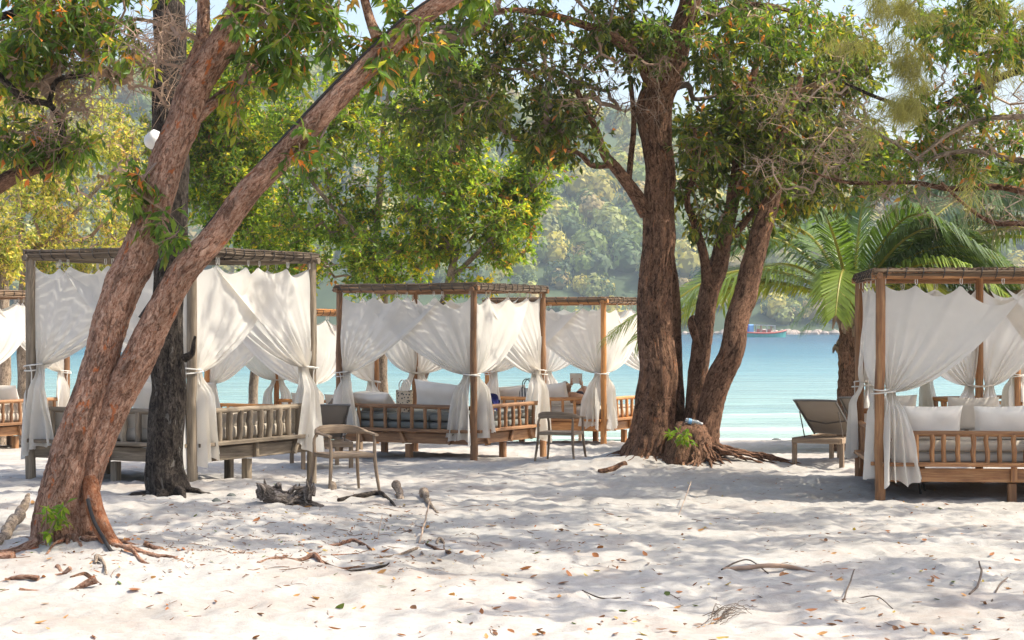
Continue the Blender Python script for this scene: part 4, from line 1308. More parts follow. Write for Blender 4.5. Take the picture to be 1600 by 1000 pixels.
# ------------------------------------------------------------------ palms
def palm_frond(parent, base, d, L, g, twist, seed, tint, nleaf=104):
    L = L * 1.40
    g = g + 0.14
    rs = np.random.RandomState(seed)
    d = unit(np.array(d, float))
    n = 26
    t = np.linspace(0, 1, n)
    pts = base + d * (L * t)[:, None] + np.array((0, 0, -1.0)) * (g * L * t ** 2.2)[:, None]
    mb = MB()
    mb.tube(pts, 0.035 * (1 - t) ** 0.8 + 0.006, 7)
    tan, a, b_ = frames(pts)
    V, Fq, Cc = [], [], []
    cnt = 0
    for k in range(nleaf):
        tt = 0.16 + 0.83 * (k / (nleaf - 1)) + rs.uniform(-.004, .004)
        p = np.array([np.interp(tt, t, pts[:, c]) for c in range(3)])
        tg = unit(np.array([np.interp(tt, t, tan[:, c]) for c in range(3)]))
        sidev = unit(np.cross(tg, (0, 0, 1.0)))
        upv = np.cross(sidev, tg)
        ct, st_ = math.cos(twist), math.sin(twist)
        sv = sidev * ct + upv * st_
        uv = upv * ct - sidev * st_
        ll = L * 0.27 * math.sin(math.pi * (0.12 + 0.80 * (max(0.0, tt - .16) / .84) ** 0.85)) ** 0.7 * rs.uniform(.88, 1.1)
        for sg in (-1, 1):
            dd = unit(sv * sg * 0.85 + tg * 0.62 + uv * 0.18 + rs.normal(size=3) * 0.05)
            w = 0.0185
            nn = unit(np.cross(dd, tg))
            wd = unit(np.cross(nn, dd))
            mid = p + dd * ll * 0.5 + np.array((0, 0, -0.02 - .09 * ll))
            tip = p + dd * ll * 0.84 + np.array((0, 0, -0.40 * ll - 0.03))
            V += [p - wd * w * .5, p + wd * w * .5, mid + wd * w, mid - wd * w, tip]
            Fq.append(((cnt, cnt + 1, cnt + 2, cnt + 3), (cnt + 3, cnt + 2, cnt + 4)))
            cnt += 5
            Cc.append(np.array(tint) * rs.uniform(0.8, 1.2))
    V = np.array(V)
    q = np.array([f_[0] for f_ in Fq])
    tr = np.array([f_[1] for f_ in Fq])
    off = len(V)
    sv_ = np.concatenate(mb.v)
    me = raw_mesh('frond', np.concatenate([V, sv_]) - ROOTLOC[parent], [np.concatenate([q, np.concatenate(mb.q) + off]), np.concatenate([tr, np.concatenate(mb.t) + off])], M['palm'], False, None,
                  np.concatenate([np.array(Cc), np.tile((0.20, 0.20, 0.05), (sum(len(x) for x in mb.q), 1)), np.array(Cc), np.tile((0.20, 0.20, 0.05), (sum(len(x) for x in mb.t), 1))]))
    link(me, 'frond', parent)


def palm(px, Y, crown_py, fr, label, seed, trunk_r=0.2):
    b = gp(px, Y)
    T = thing('coconut_palm', b, label, 'palm', None)
    top = P(px + 6, crown_py, Y)
    rows = np.array([np.append(b - np.array((0, 0, .2)), trunk_r * 1.25), np.append(b * .5 + top * .5, trunk_r), np.append(top, trunk_r * 1.05)])
    s = spline(rows, 0.05)

    def rf(rr, PH, LL):
        return rr * (1 + 0.10 * ((LL / 0.16 + 0.12 * np.sin(PH * 3)) % 1.0) + 0.05 * np.sin(PH * 7 + LL * 9))
    MB().tube(s[:, :3], s[:, 3], 22, True, rf).build('trunk', M['bark_dark'] if 0 else M['bark_brown'], T)
    rs = np.random.RandomState(seed)
    for k in range(26):                                                     # old shaggy leaf bases
        a = rs.uniform(0, 2 * math.pi)
        h = rs.uniform(-.9, .05)
        o = np.array((math.cos(a), math.sin(a), 0))
        p0 = top + np.array((0, 0, h)) + o * trunk_r * .8
        p1 = p0 + o * rs.uniform(.06, .14) + np.array((0, 0, rs.uniform(.12, .22)))
        p2 = p1 + o * rs.uniform(.02, .08) + np.array((0, 0, -rs.uniform(.05, .3)))
        s = spline(np.array([np.append(p0, .07), np.append(p1, .05), np.append(p2, .012)]), .05)
        MB().tube(s[:, :3], s[:, 3], 7).build('leaf_base', M['teak'], T)
    for k, (d, L, g_, tw, tint) in enumerate(fr):
        palm_frond(T, top + np.array((0, 0, .05)), d, L, g_, tw, seed * 50 + k, tint)
    return T


DG, MG, YG, BG = (0.055, 0.10, 0.025), (0.10, 0.15, 0.03), (0.20, 0.23, 0.04), (0.06, 0.095, 0.045)
palm(1325, 34, 488, [((-.85, -.2, .62), 3.5, .55, .1, MG), ((-.95, .15, .50), 3.5, .42, .0, MG), ((-1, -.15, .55), 2.7, .40, .1, YG), ((-.6, .1, .9), 3.4, .55, .2, DG), ((-.25, -.3, 1.0), 2.8, .35, .3, DG), ((.1, .1, 1.1), 2.8, .3, .4, DG),
                     ((.45, -.25, .9), 3.2, .5, .2, BG), ((.8, .1, .75), 3.4, .5, .1, DG), ((.55, -.5, .75), 2.6, .75, .2, YG), ((.95, .3, .5), 3.3, .4, .0, BG), ((-.5, .6, .7), 3.1, .5, .0, MG), ((.3, .8, .7), 3.0, .5, .0, DG),
                     ((-.2, -.6, .85), 2.2, .7, .1, MG), ((.75, -.3, .95), 3.4, .55, .15, BG), ((.6, .2, .9), 3.5, .5, .1, DG), ((.35, -.25, 1.05), 3.3, .5, .3, DG), ((.95, -.1, .62), 3.4, .5, .1, DG), ((-.35, .3, 1.0), 3.1, .5, .2, DG), ((.7, -.5, .8), 3.2, .6, .2, MG)], 'young coconut palm with a short shaggy trunk between the loungers and the right daybed', 5)
palm(1650, 36, 380, [((-.9, -.2, .55), 3.6, .6, .0, BG), ((-.7, .2, .9), 3.8, .6, .2, BG), ((-.95, .1, .15), 3.4, .35, .0, DG), ((-.4, -.4, 1), 3.4, .6, .2, BG), ((-.85, -.4, .3), 3.3, .6, .1, MG), ((-.3, .5, .9), 3.2, .5, 0, DG),
                     ((.5, .3, .9), 3.4, .5, .1, DG), ((.9, -.2, .6), 3.4, .5, .1, DG), ((.2, -.7, .7), 3.0, .6, .1, MG), ((-.8, .5, .5), 3.5, .5, .0, DG), ((-.75, -.5, .7), 3.7, .55, .1, BG), ((-.95, .3, .4), 3.8, .5, .1, DG), ((-.6, -.1, 1.0), 3.9, .6, .2, BG)], 'taller coconut palm at the right edge, only its grey-green fronds in view', 6, 0.18)


# ------------------------------------------------------------------ daybeds
def curtain_panel(parent, Pp, d, n, Wc, zt, zk, zb, seed, front, hooks, g_off=0.115):
    """Pp post foot (x,y), d unit 2d along the side away from the post, n outward normal 2d"""
    rs = np.random.RandomState(seed)
    d = np.array((d[0], d[1], 0.0))
    n = np.array((n[0], n[1], 0.0))
    O = np.array((Pp[0], Pp[1], 0.0))
    NS, NT, NB = 56, 28, 22
    s = np.linspace(0, 1, NS)[:, None]
    t = np.linspace(0, 1, NT)[None]
    u = s * Wc
    hs = np.array(hooks)
    # scallops between the hooks
    ph = np.interp(s, hs, np.arange(len(hs)))
    fr = ph - np.floor(ph)
    gap = np.interp(s, hs, np.append(np.diff(hs), 0.0) * Wc)
    gap = np.array([(np.diff(hs) * Wc)[min(len(hs) - 2, int(x))] for x in np.floor(ph).ravel()])[:, None]
    gsc = rs.uniform(0.45, 1.35, len(hs))
    sag = np.sin(math.pi * fr) ** 0.8 * np.minimum(0.19, gap * 0.26) * np.array([gsc[min(len(hs) - 2, int(x))] for x in np.floor(ph).ravel()])[:, None]
    ztop = zt - sag
    H = zt - zk
    sl_ = rs.uniform(0.38, 0.48)
    Cx = sl_ * u + 0.03
    Cz = zk + H * (0.05 + 0.42 * (1 - s) ** 0.8)
    tx = g_off + 0.11 * (s - 0.35)
    x = (1 - t) ** 2 * u + 2 * t * (1 - t) * Cx + t ** 2 * tx
    z = (1 - t) ** 2 * ztop + 2 * t * (1 - t) * Cz + t ** 2 * zk
    # the outer edge bellies towards the post
    x = x - 0.05 * np.sin(math.pi * t) * (1 - s) ** 3 + 0 * z
    k = rs.uniform(6.0, 8.0)
    p1 = np.stack([(s * 4.0 + 0 * t).ravel(), (t * 0.9 + 0 * s).ravel(), np.full(NS * NT, seed * 1.7)], 1)
    phs = k * s + 0.9 * vnoise(p1, seed).reshape(NS, NT)
    amp = 0.0025 + 0.034 * t ** 2.6 * (1.3 - t) * 2.2
    fold = amp * np.sin(2 * math.pi * phs) + 0.35 * amp * np.sin(2 * math.pi * phs * 2.3 + 1)
    soft = vnoise(np.stack([(x * 2.2).ravel(), (z * 2.2).ravel(), np.full(NS * NT, seed * 3.3)], 1), seed + 3).reshape(NS, NT) * 0.03 * np.sin(math.pi * t) ** 0.7
    scal = -0.05 * sag / 0.17 * (1 - t) ** 3 * np.sin(math.pi * fr)
    off = (0.05 if front else -0.015) * np.sin(math.pi * np.clip(t * 1.0, 0, 1)) ** 0.6 + fold + soft + scal + 0.07 * np.sin(math.pi * t) * s
    up_ = O + d * x[..., None] + n * (off + 0.015)[..., None] + np.array((0, 0, 1.0)) * z[..., None]
    # tail under the tie
    tb = np.linspace(0, 1, NB)[None]
    Ls = (zk - zb) * (1 - 0.16 * s * rs.uniform(0.2, 1) - 0.03 * np.sin(s * 9 + seed))
    wdt = 0.13 + rs.uniform(0.26, 0.38) * tb ** 0.7
    sw = rs.uniform(-0.02, 0.08)
    p2 = np.stack([(s * 5 + 0 * tb).ravel(), (tb * 1.1 + 0 * s).ravel(), np.full(NS * NB, seed * 2.1)], 1)
    ph2 = 3.0 * s + 0.7 * vnoise(p2, seed + 9).reshape(NS, NB)
    xb = g_off + wdt * (s - 0.35) + sw * tb + 0.022 * tb * np.sin(2 * math.pi * ph2 * 1.0 + 1.3)
    zbv = zk - Ls * tb - 0.015 * tb * np.sin(2 * math.pi * ph2)
    ob = (0.018 + 0.055 * tb ** 0.6) * np.sin(2 * math.pi * ph2) + 0.03 * tb * np.sin(5.1 * ph2)
    mixk = np.clip(tb * 5, 0, 1)
    ob = ob + 0.115 * np.clip(tb * 3.5, 0, 1) ** 0.8
    ob = ob * mixk + off[:, -1:] * (1 - mixk)
    xb = xb * mixk + x[:, -1:] * (1 - mixk)
    lo = O + d * xb[..., None] + n * (ob + 0.015)[..., None] + np.array((0, 0, 1.0)) * zbv[..., None]
    V = np.concatenate([up_, lo[:, 1:]], 1)
    o = MB().grid(V, NS, NT + NB - 1).build('curtain', M['curtain'], parent, True)
    # tie cord and hanging loops
    mb = MB()
    a = np.linspace(0, 2 * math.pi, 15)
    cx = O + d * (g_off * 0.40) + n * 0.02
    ring = cx + d * (np.cos(a) * 0.145)[:, None] + n * (np.sin(a) * 0.088)[:, None] + np.array((0, 0, 1.0)) * (zk + 0.015 * np.cos(a))[:, None]
    mb.tube(ring, 0.009, 6)
    e = cx + n * 0.085
    mb.tube(spline(np.array([e + (0, 0, zk), e + d * 0.03 + (0, 0, zk - .1), e + d * 0.02 + (0, 0, zk - .24)]), .03), 0.007, 5)
    mb.build('tie_cord', M['rope'], o)
    mb = MB()
    for h in hs:
        q = O + d * (h * Wc) + n * 0.03
        c0 = np.linspace(-.5 * math.pi, 1.3 * math.pi, 9)
        mb.tube(np.stack([q + d * (math.cos(k_) * .014) + n * 0.01 + np.array((0, 0, zt + .04 + math.sin(k_) * .045)) for k_ in c0]), 0.0045, 5)
    mb.build('hanging_loops', M['rope'], o, True, 'stuff')
    return o


def cyl_mesh(name, r, h, mat, sides=9, wob=0.1, seed=0):
    mb = MB()
    z = np.linspace(-h / 2, h / 2, 6)
    rs = np.random.RandomState(seed)
    mb.tube(np.stack([rs.normal(size=6) * r * wob, rs.normal(size=6) * r * wob, z], 1), r * (1 + rs.normal(size=6) * 0.06), sides)
    o = raw_mesh(name, np.concatenate(mb.v), [np.concatenate(mb.q), np.concatenate(mb.t)], mat, True, np.concatenate(mb.g))
    try:
        o.set_sharp_from_angle(angle=R(48))
    except Exception:
        pass
    return o


BEDS = {}


def daybed(key, Bpx, YB, gzb, theta, Lu, Lv, top, matp, matr, matm, label, seed, mat_layers=1, rail=0.80, rail_back=0.80, spind=0.2, sides=('AB', 'BC', 'CD', 'AD'), midpost=None, fringe=M['bamboo_dark'], pr=0.055, curt=('AB', 'BC', 'CD', 'AD'), pw=(.74, .86), bolster=False):
    B = np.array(((Bpx - 800.0) / F * YB, YB, gzb))
    th = R(theta)
    u = np.array((-math.cos(th), math.sin(th)))
    v = np.array((math.sin(th), math.cos(th)))
    ztop = gzb + top
    T = thing('canopy_daybed', B, label, 'daybed', 'canopy daybeds on the beach')
    C = {'B': B[:2], 'A': B[:2] + u * Lu, 'C': B[:2] + v * Lv, 'D': B[:2] + u * Lu + v * Lv}
    rs = np.random.RandomState(seed)
    for k, p in C.items():
        zg = gz(*p) - 0.12
        n_ = 9
        tt = np.linspace(0, 1, n_)
        pts = np.stack([p[0] + rs.normal(size=n_) * 0.004, p[1] + rs.normal(size=n_) * 0.004, zg + (ztop + 0.05 - zg) * tt], 1)
        MB().tube(pts, pr * (1.08 - .14 * tt), 14, True, bark_r(0.02, seed, 0, 0, 1, 1.5, 1)).build('post', matp, T)
    sd = {'AB': ('B', 'A', -v), 'BC': ('B', 'C', -u), 'CD': ('C', 'D', v), 'AD': ('A', 'D', u)}
    zm = gzb + 0.40
    for k, (a, b_, n_) in sd.items():
        p0, p1 = C[a], C[b_]
        d = unit(p1 - p0)
        W = np.linalg.norm(p1 - p0)
        n3 = np.array((n_[0], n_[1], 0))
        d3 = np.array((d[0], d[1], 0))
        q0 = np.array((p0[0], p0[1], 0))
        at = lambda w, z, o=0.0: q0 + d3 * w + n3 * o + np.array((0, 0, z))
        # top beam: a log and a bundle of thin canes lashed to it
        MB().tube(np.array([at(t_, ztop - .035 + rs.normal() * .006, 0.01) for t_ in np.linspace(-.10, W + .10, 7)]), 0.038, 10).build('beam', matp, T)
        mb = MB()
        for c_ in range(9):
            oz, oo = rs.uniform(-.045, .055), rs.uniform(.02, .075)
            mb.tube(np.array([at(t_, ztop + oz + rs.normal() * .006, oo + rs.normal() * .005) for t_ in np.linspace(-.06 + rs.uniform(-.03, .03), W + .06 + rs.uniform(-.05, .03), 6)]), rs.uniform(.009, .016), 6)
        bn = mb.build('cane_bundle', fringe, T, True, 'stuff')
        mb = MB()
        for w in np.arange(0.1, W, 0.21):
            w = w + rs.uniform(-.03, .03)
            a_ = np.linspace(0, 2 * math.pi, 9)
            mb.tube(np.array([at(w + .012 * math.sin(x), ztop + .0 + .062 * math.sin(x), .045 + .055 * math.cos(x)) for x in a_]), .006, 5)
        mb.build('lashing', M['lash'], bn, True, 'stuff')
        # rails
        if k in sides:
            rh = gzb + (rail if k in ('AB', 'BC') else rail_back)
            zl = gzb + 0.43
            MB().tube(np.array([at(t_, rh + rs.normal() * .004, -.01) for t_ in np.linspace(.05, W - .05, 6)]), 0.036, 10).build('top_rail', matr, T)
            MB().bar(at(.02, zl, .03), at(W - .02, zl, .03), .15, .045).build('bottom_rail', matr, T, False)
            hgt = rh - zl - .03
            ms = [cyl_mesh('spindle', .04 if key == 'grey' else .029, hgt, matr, 8, .12, seed * 9 + q) for q in range(3)]
            ns = int(round((W - .2) / spind))
            for i in range(ns + 1):
                w = .12 + (W - .24) * i / ns + rs.uniform(-.015, .015)
                p = at(w, zl + .02 + hgt / 2, 0)
                mt = Matrix.Translation(Vector(p)) @ Matrix.Rotation(rs.uniform(0, 6), 4, 'Z') @ Matrix.Rotation(rs.uniform(-.05, .05), 4, 'X')
                link(ms[i % 3], 'spindle', T, None, mt)
        # fascia board and cleats
        MB().bar(at(.03, gzb + .30, -.03), at(W - .03, gzb + .30, -.03), .045, .16).build('fascia_board', matp, T, False)
        for w in np.linspace(.45, W - .45, 3):
            MB().bar(at(w + rs.uniform(-.1, .1), gzb + .40, .02), at(w + rs.uniform(-.1, .1) * 0 + .001, gzb + .23, .02), .07, .05, up=(n_[0], n_[1], 0)).build('cleat', matp, T, False)
        # curtains: two panels per side, gathered at the posts
        if k in curt:
            zt, zk, zb = ztop - .14, gzb + 1.30 + rs.uniform(-.03, .03), gzb + .22
            fl = rs.randint(0, 2)
            hk = [0.03, 0.3 + rs.uniform(-.07, .07), 0.62 + rs.uniform(-.09, .09), 1.0]
            if midpost == k:
                for (pp, dd, f_) in ((p0, d, 1), (p1, -d, 0), (p0 + d * W / 2, d, 1), (p0 + d * W / 2, -d, 0)):
                    curtain_panel(T, pp + np.array(n_) * -.035, dd, n_, W * .46, zt, zk, zb, seed * 13 + int(rs.randint(99)), f_, [0.03, .4, .7, 1.0])
            else:
                curtain_panel(T, p0 + np.array(n_) * -.035, d, n_, W * rs.uniform(*pw), zt, zk, zb + rs.uniform(-.06, .12), seed * 13 + int(rs.randint(99)), fl, hk)
                curtain_panel(T, p1 + np.array(n_) * -.035, -d, n_, W * rs.uniform(*pw), zt, zk + rs.uniform(-.03, .03), zb + rs.uniform(-.06, .12), seed * 13 + int(rs.randint(99)), 1 - fl, hk)
    if midpost:
        a, b_, n_ = sd[midpost]
        p = (C[a] + C[b_]) / 2
        MB().tube(np.array([(p[0], p[1], z_) for z_ in np.linspace(gz(*p) - .1, ztop, 6)]), pr * .9, 12).build('post', matp, T)
    # roof mat of canes over the frame
    mb = MB()
    e = lambda a_, b_, z_: np.array((*(B[:2] + u * a_ + v * b_), z_))
    for j in np.arange(0.05, Lv, 0.034):
        mb.tube(np.array([e(-.05 + rs.uniform(-.04, .04), j, ztop + .05 + rs.normal() * .004), e(Lu / 2, j, ztop + .045 + rs.normal() * .008), e(Lu + .05 + rs.uniform(-.04, .04), j, ztop + .05 + rs.normal() * .004)]), .013, 5)
    mb.build('roof_canes', fringe, T, True, 'stuff')
    for j in (0.33, 0.67):
        MB().tube(np.array([e(Lu * j, 0, ztop + .02), e(Lu * j, Lv, ztop + .02)]), .022, 8).build('joist', matp, T)
    # legs in the middle of each side, deck slats, mattress
    for (a_, b_) in ((Lu / 2, .12), (Lu / 2, Lv - .12), (.12, Lv / 2), (Lu - .12, Lv / 2)):
        p = e(a_, b_, 0)
        zg = gz(p[0], p[1])
        MB().bar((p[0], p[1], zg - .08), (p[0], p[1], gzb + .2), .10, .10, up=(u[0], u[1], 0)).build('leg', matp, T, False)
    for j in np.arange(.12, Lv - .05, .16):
        MB().bar(e(.06, j, gzb + .42), e(Lu - .06, j, gzb + .42), .12, .025).build('deck_slat', matp, T, False)
    ax = np.array([(u[0], u[1], 0), (v[0], v[1], 0), (0, 0, 1.0)])
    c = e(Lu / 2, Lv / 2, 0)
    hh = .20 / mat_layers
    for l in range(mat_layers):
        hh = .21 if mat_layers == 1 else .13
        nseg = 1 if mat_layers == 1 else 3
        for q in range(nseg):
            ws = (Lu - .16) / nseg
            cc = e(.08 + ws * (q + .5), Lv / 2, gzb + .435 + hh * (l + .5))
            MB().rbox(cc, (ws - .004, Lv - .16, hh), hh * .40, ax, (12, 12, 6), .012, seed + l + q).build('mattress', matm, T)
    if bolster:
        for k in ('AB', 'BC'):
            a, b_, n_ = sd[k]
            p0, p1 = C[a], C[b_]
            d = unit(p1 - p0)
            W = np.linalg.norm(p1 - p0)
            nb_ = 3
            wl = (W - .30) / nb_
            for q in range(nb_):
                cc = np.append(p0 + d * (.15 + wl * (q + .5)) - np.array(n_) * .17, gzb + .645 + .04)
                axb = np.array([(d[0], d[1], 0), (-n_[0], -n_[1], 0), (0, 0, 1.0)])
                if np.dot(np.cross(axb[0], axb[1]), axb[2]) < 0: axb[1] = -axb[1]
                MB().rbox(cc, (wl - .01, .17, .25), .075, axb, (8, 5, 6), .012, seed + q).build('cushion', matm, T)
    BEDS[key] = dict(B=B, u=u, v=v, Lu=Lu, Lv=Lv, g=gzb, mt=gzb + .435 + (.21 if mat_layers == 1 else .26), e=e, T=T, C=C)
    return T


daybed('grey', 300, 22.3, .20, 27, 2.41, 2.55, 2.69, M['wood_grey'], M['wood_grey'], M['mat_beige'],
       'weathered grey daybed with white curtains, right behind the leaning red tree', 3, 1, .81, .81, .215, pr=.06, sides=('AB', 'BC'), bolster=True)
daybed('dark', 740, 29.9, -.05, 27, 2.46, 2.45, 2.69, M['wood_brown'], M['wood_brown'], M['mat_grey'],
       'brown daybed with grey-green mattress and white curtains between the two wooden armchairs', 4, 2, .80, .80, .24, sides=('AB', 'BC'))
daybed('reader', 943, 36.0, -.17, 27, 2.45, 2.45, 2.69, M['wood_orange'], M['wood_orange'], M['mat_beige'],
       'orange-posted daybed with a person reading on it, left of the big brown trunk', 5, 1, .82, .82, .25, sides=('AB', 'BC'), fringe=M['bamboo_brown'])
daybed('sea', 486, 37.1, -.39, 27, 2.45, 2.45, 2.69, M['wood_orange'], M['wood_orange'], M['mat_beige'],
       'sunlit orange daybed nearest the sea, seen through the curtains of the grey daybed', 6, 1, .86, .86, .2, sides=('AB', 'BC', 'CD'), fringe=M['wood_orange'])
daybed('edge', -45, 32.5, -.10, 27, 2.45, 2.45, 2.69, M['wood_brown'], M['wood_brown'], M['mat_beige'],
       'brown daybed with white curtains cut off by the left edge of the view', 7, 1, .82, .82, .22, sides=('AB', 'BC'), bolster=True, fringe=M['bamboo_brown'])
daybed('right', 1375, 22.7, -.04, 95, 2.6, 3.1, 2.69, M['wood_mixed'], M['wood_mixed'], M['mat_beige'],
       'large red-brown daybed with cream pillows beside the sun loungers on the right', 8, 2, .79, .95, .165, midpost='AD', pw=(.52, .62), fringe=M['bamboo_brown'], pr=.06)
daybed('behind', 1590, 33.0, -.10, 62, 2.45, 2.45, 2.69, M['wood_mixed'], M['wood_orange'], M['mat_beige'],
       'daybed mostly hidden behind the large red-brown daybed on the right', 9, 1, .8, .8, .2, fringe=M['bamboo_brown'])


# ------------------------------------------------------------------ pillows and things lying on the daybeds
def pillow(loc, w, h, th, yaw, tilt, label, seed, roll=0.0, mat=None, group='pillows on the daybeds'):
    nu, nv = 22, 16
    a = np.linspace(-1, 1, nu)[:, None]
    b_ = np.linspace(-1, 1, nv)[None]
    sh = 1 - 0.06 * (b_ ** 2) * np.ones_like(a) + .0
    X = a * (w / 2) * (1 - .05 * (1 - b_ ** 2) * a ** 2 * 1.0) * np.ones_like(b_)
    Z = b_ * (h / 2) * (1 - .09 * (1 - a ** 2) * 0 - .07 * (1 - a ** 2) * b_ ** 2) * np.ones_like(a)
    T_ = th / 2 * np.maximum(0, (1 - a ** 4)) ** .55 * np.maximum(0, (1 - b_ ** 4)) ** .55
    nn = vnoise(np.stack([(X * 7).ravel(), (Z * 7).ravel(), np.full(X.size, seed)], 1), seed).reshape(X.shape) * .014 * (T_ / (th / 2))
    mb = MB()
    for sg in (-1, 1):
        v = np.stack([X, sg * T_ + nn, Z], -1)
        if sg > 0: v = v[::-1]
        mb.grid(v, nu, nv)
    Rm = np.array(Matrix.Rotation(yaw, 3, 'Z') @ Matrix.Rotation(tilt, 3, 'X') @ Matrix.Rotation(roll, 3, 'Y'))
    vv = np.concatenate(mb.v) @ Rm.T
    vv[:, 2] -= vv[:, 2].min()
    mb.v = [vv + np.array(loc)]
    mb.g = [vv]
    o = mb.build('pillow', mat or M['pillow'], None, True, None, loc)
    return tag(o, label, 'pillow', group)


def onbed(k, a, b_, dz=0.0):
    d = BEDS[k]
    p = d['e'](a, b_, d['mt'] + dz)
    return p


th27 = R(-27)
pillow(onbed('dark', 1.95, .28, -.01), .72, .46, .2, R(180 - 27), -.9, 'flatter pale pillow lying behind the left part of the brown daybed rail', 2)
pillow(onbed('dark', .78, .30, -.02), .86, .50, .22, R(180 - 27), -.35, 'bigger pale pillow leaning on the rail of the brown daybed', 3, -.12)
pillow(onbed('reader', 1.25, .28, -.02), .80, .46, .2, R(180 - 27), -.3, 'white pillow propped on the rail under the reading person', 4, .1)
pillow(onbed('reader', 2.1, .35, -.02), .70, .42, .2, R(180 - 27), -.4, 'white pillow at the left corner of the orange daybed with the reader', 5, .1)
pillow(onbed('sea', .68, 2.1, -.01), .64, .42, .2, R(-27), .35, 'right one of two white pillows on the sunlit daybed nearest the sea', 6)
pillow(onbed('sea', 1.5, 2.1, -.01), .64, .42, .2, R(-27), .4, 'left one of two white pillows on the sunlit daybed nearest the sea', 7, .05)
pillow(onbed('grey', 1.95, 1.9, -.01), .9, .5, .22, R(-27), .4, 'pale pillow seen between curtain and leaning stems on the grey daybed', 8)
pillow(onbed('grey', 1.42, 1.9, -.01), .9, .5, .22, R(-27), .4, 'pale pillow beside the dark trunk on the grey daybed', 9)
pillow(onbed('edge', .5, 1.2, -.01), 1.0, .5, .22, R(-27), .4, 'pale cushion on the daybed cut off by the left edge', 10)
pillow(onbed('right', .22, .62, -.015), .74, .45, .20, R(182), -.25, 'left one of two cream pillows on the front rail of the large daybed', 12)
pillow(onbed('right', .24, 1.50, -.015), .76, .45, .21, R(176), -.3, 'right one of two cream pillows on the front rail of the large daybed', 13, .03)
pillow(onbed('right', 2.35, .40, .0), .62, .5, .2, R(-4), .3, 'cream pillow in the back left corner of the large daybed', 14)
pillow(onbed('right', 2.38, 1.42, .0), .68, .48, .2, R(3), .35, 'cream pillow on the back rail right of the middle curtain', 15)
pillow(onbed('behind', .5, .6, 0), .7, .45, .2, R(28), .35, 'pillow on the hidden daybed behind the large red-brown one', 16)

# patterned bag on the brown daybed
m, nt, b = nmat('patterned_bag')
tc = nt.nodes.new('ShaderNodeTexCoord').outputs['Object']
vo = N(nt, 'ShaderNodeTexVoronoi')
vo.inputs['Scale'].default_value = 22
nt.links.new(tc, vo.inputs['Vector'])
r1 = ramp(nt, [(0.30, (0.05, 0.035, 0.025)), (0.36, (0.55, 0.42, 0.28))])
nt.links.new(vo.outputs['Distance'], r1.inputs[0])
nt.links.new(r1.outputs[0], b.inputs['Base Color'])
M['dots'] = m
m, nt, b = nmat('striped_bag')
tc = nt.nodes.new('ShaderNodeTexCoord').outputs['Object']
wv = N(nt, 'ShaderNodeTexWave')
wv.inputs['Scale'].default_value = 6
wv.inputs['Distortion'].default_value = 1.5
nt.links.new(mapping(nt, tc, (1, 1, 1)), wv.inputs['Vector'])
r1 = ramp(nt, [(0.45, (0.04, 0.035, 0.035)), (0.55, (0.6, 0.57, 0.52))])
nt.links.new(wv.outputs[0], r1.inputs[0])
nt.links.new(r1.outputs[0], b.inputs['Base Color'])
M['stripes'] = m


def bag(loc, yaw, w, h, mat, label, handles):
    t = thing('bag', loc, label, 'bag')
    mb = MB()
    nh = 9
    zz = np.linspace(0, 1, nh)
    a = np.linspace(0, 2 * math.pi, 19)[:-1]
    rows = []
    for z in zz:
        sx_, sy_ = w / 2 * (.80 + .22 * z), .09 * (1.15 - .75 * z)
        ca, sa = np.sign(np.cos(a)) * np.abs(np.cos(a)) ** .6, np.sign(np.sin(a)) * np.abs(np.sin(a)) ** .6
        rows.append(np.stack([ca * sx_, sa * sy_, np.full(18, z * h) + .02 * np.sin(a * 2) * z], 1))
    v = np.concatenate(rows + [np.array([[0, 0, 0]])])
    q = [(i * 18 + k, i * 18 + (k + 1) % 18, (i + 1) * 18 + (k + 1) % 18, (i + 1) * 18 + k) for i in range(nh - 1) for k in range(18)]
    tr = [((k + 1) % 18, k, nh * 18) for k in range(18)]
    Rm = np.array(Matrix.Rotation(yaw, 3, 'Z'))
    mb.add(v @ Rm.T + loc, q, tr)
    mb.build('pouch', mat, t)
    for sg in (-1, 1):
        p = np.array([(-.25 * w, sg * .03, h), (-.22 * w, sg * .05, h + .12), (0, sg * .06, h + .18), (.22 * w, sg * .05, h + .12), (.25 * w, sg * .03, h)]) @ Rm.T + loc
        MB().tube(spline(p, .03), .010, 6).build('handle', handles, t)


bag(onbed('dark', 1.42, .30), R(-27), .30, .34, M['dots'], 'small dotted brown bag between the pillows of the brown daybed', M['rope'])
bag(onbed('reader', 1.72, .26), R(-27), .36, .36, M['stripes'], 'striped tote bag with dark handles beside the pillow of the reading person', M['lash'])

# dark blue towel over the back rail of the brown daybed
M['towel'] = cloth('blue_towel', (0.035, 0.04, 0.17), 0, .4)
d = BEDS['dark']
cr = d['e'](.14, 1.0, d['mt'])
nu, nv = 14, 18
a = np.linspace(0, 1, nu)[:, None]
b_ = np.linspace(0, 1, nv)[None]
X = (a - .5) * .22 + .02 * np.sin(b_ * 9)
Yv = .07 * np.sin(a * 9 + b_ * 3) * np.sin(np.pi * b_) + .12 * (b_ - .3) + 0 * a
Z = .03 + .27 * np.sin(np.pi * np.clip(b_, 0, 1)) ** .6 * (1 - .25 * (a - .4) ** 2 * 4) + .02 * np.sin(a * 11)
V = cr + X[..., None] * np.array((d['v'][0], d['v'][1], 0)) + Yv[..., None] * np.array((d['u'][0], d['u'][1], 0)) + Z[..., None] * np.array((0, 0, 1.0))
tag(MB().grid(V, nu, nv).build('towel', M['towel'], None, True, None, cr), 'crumpled dark blue towel at the corner of the brown daybed', 'towel')

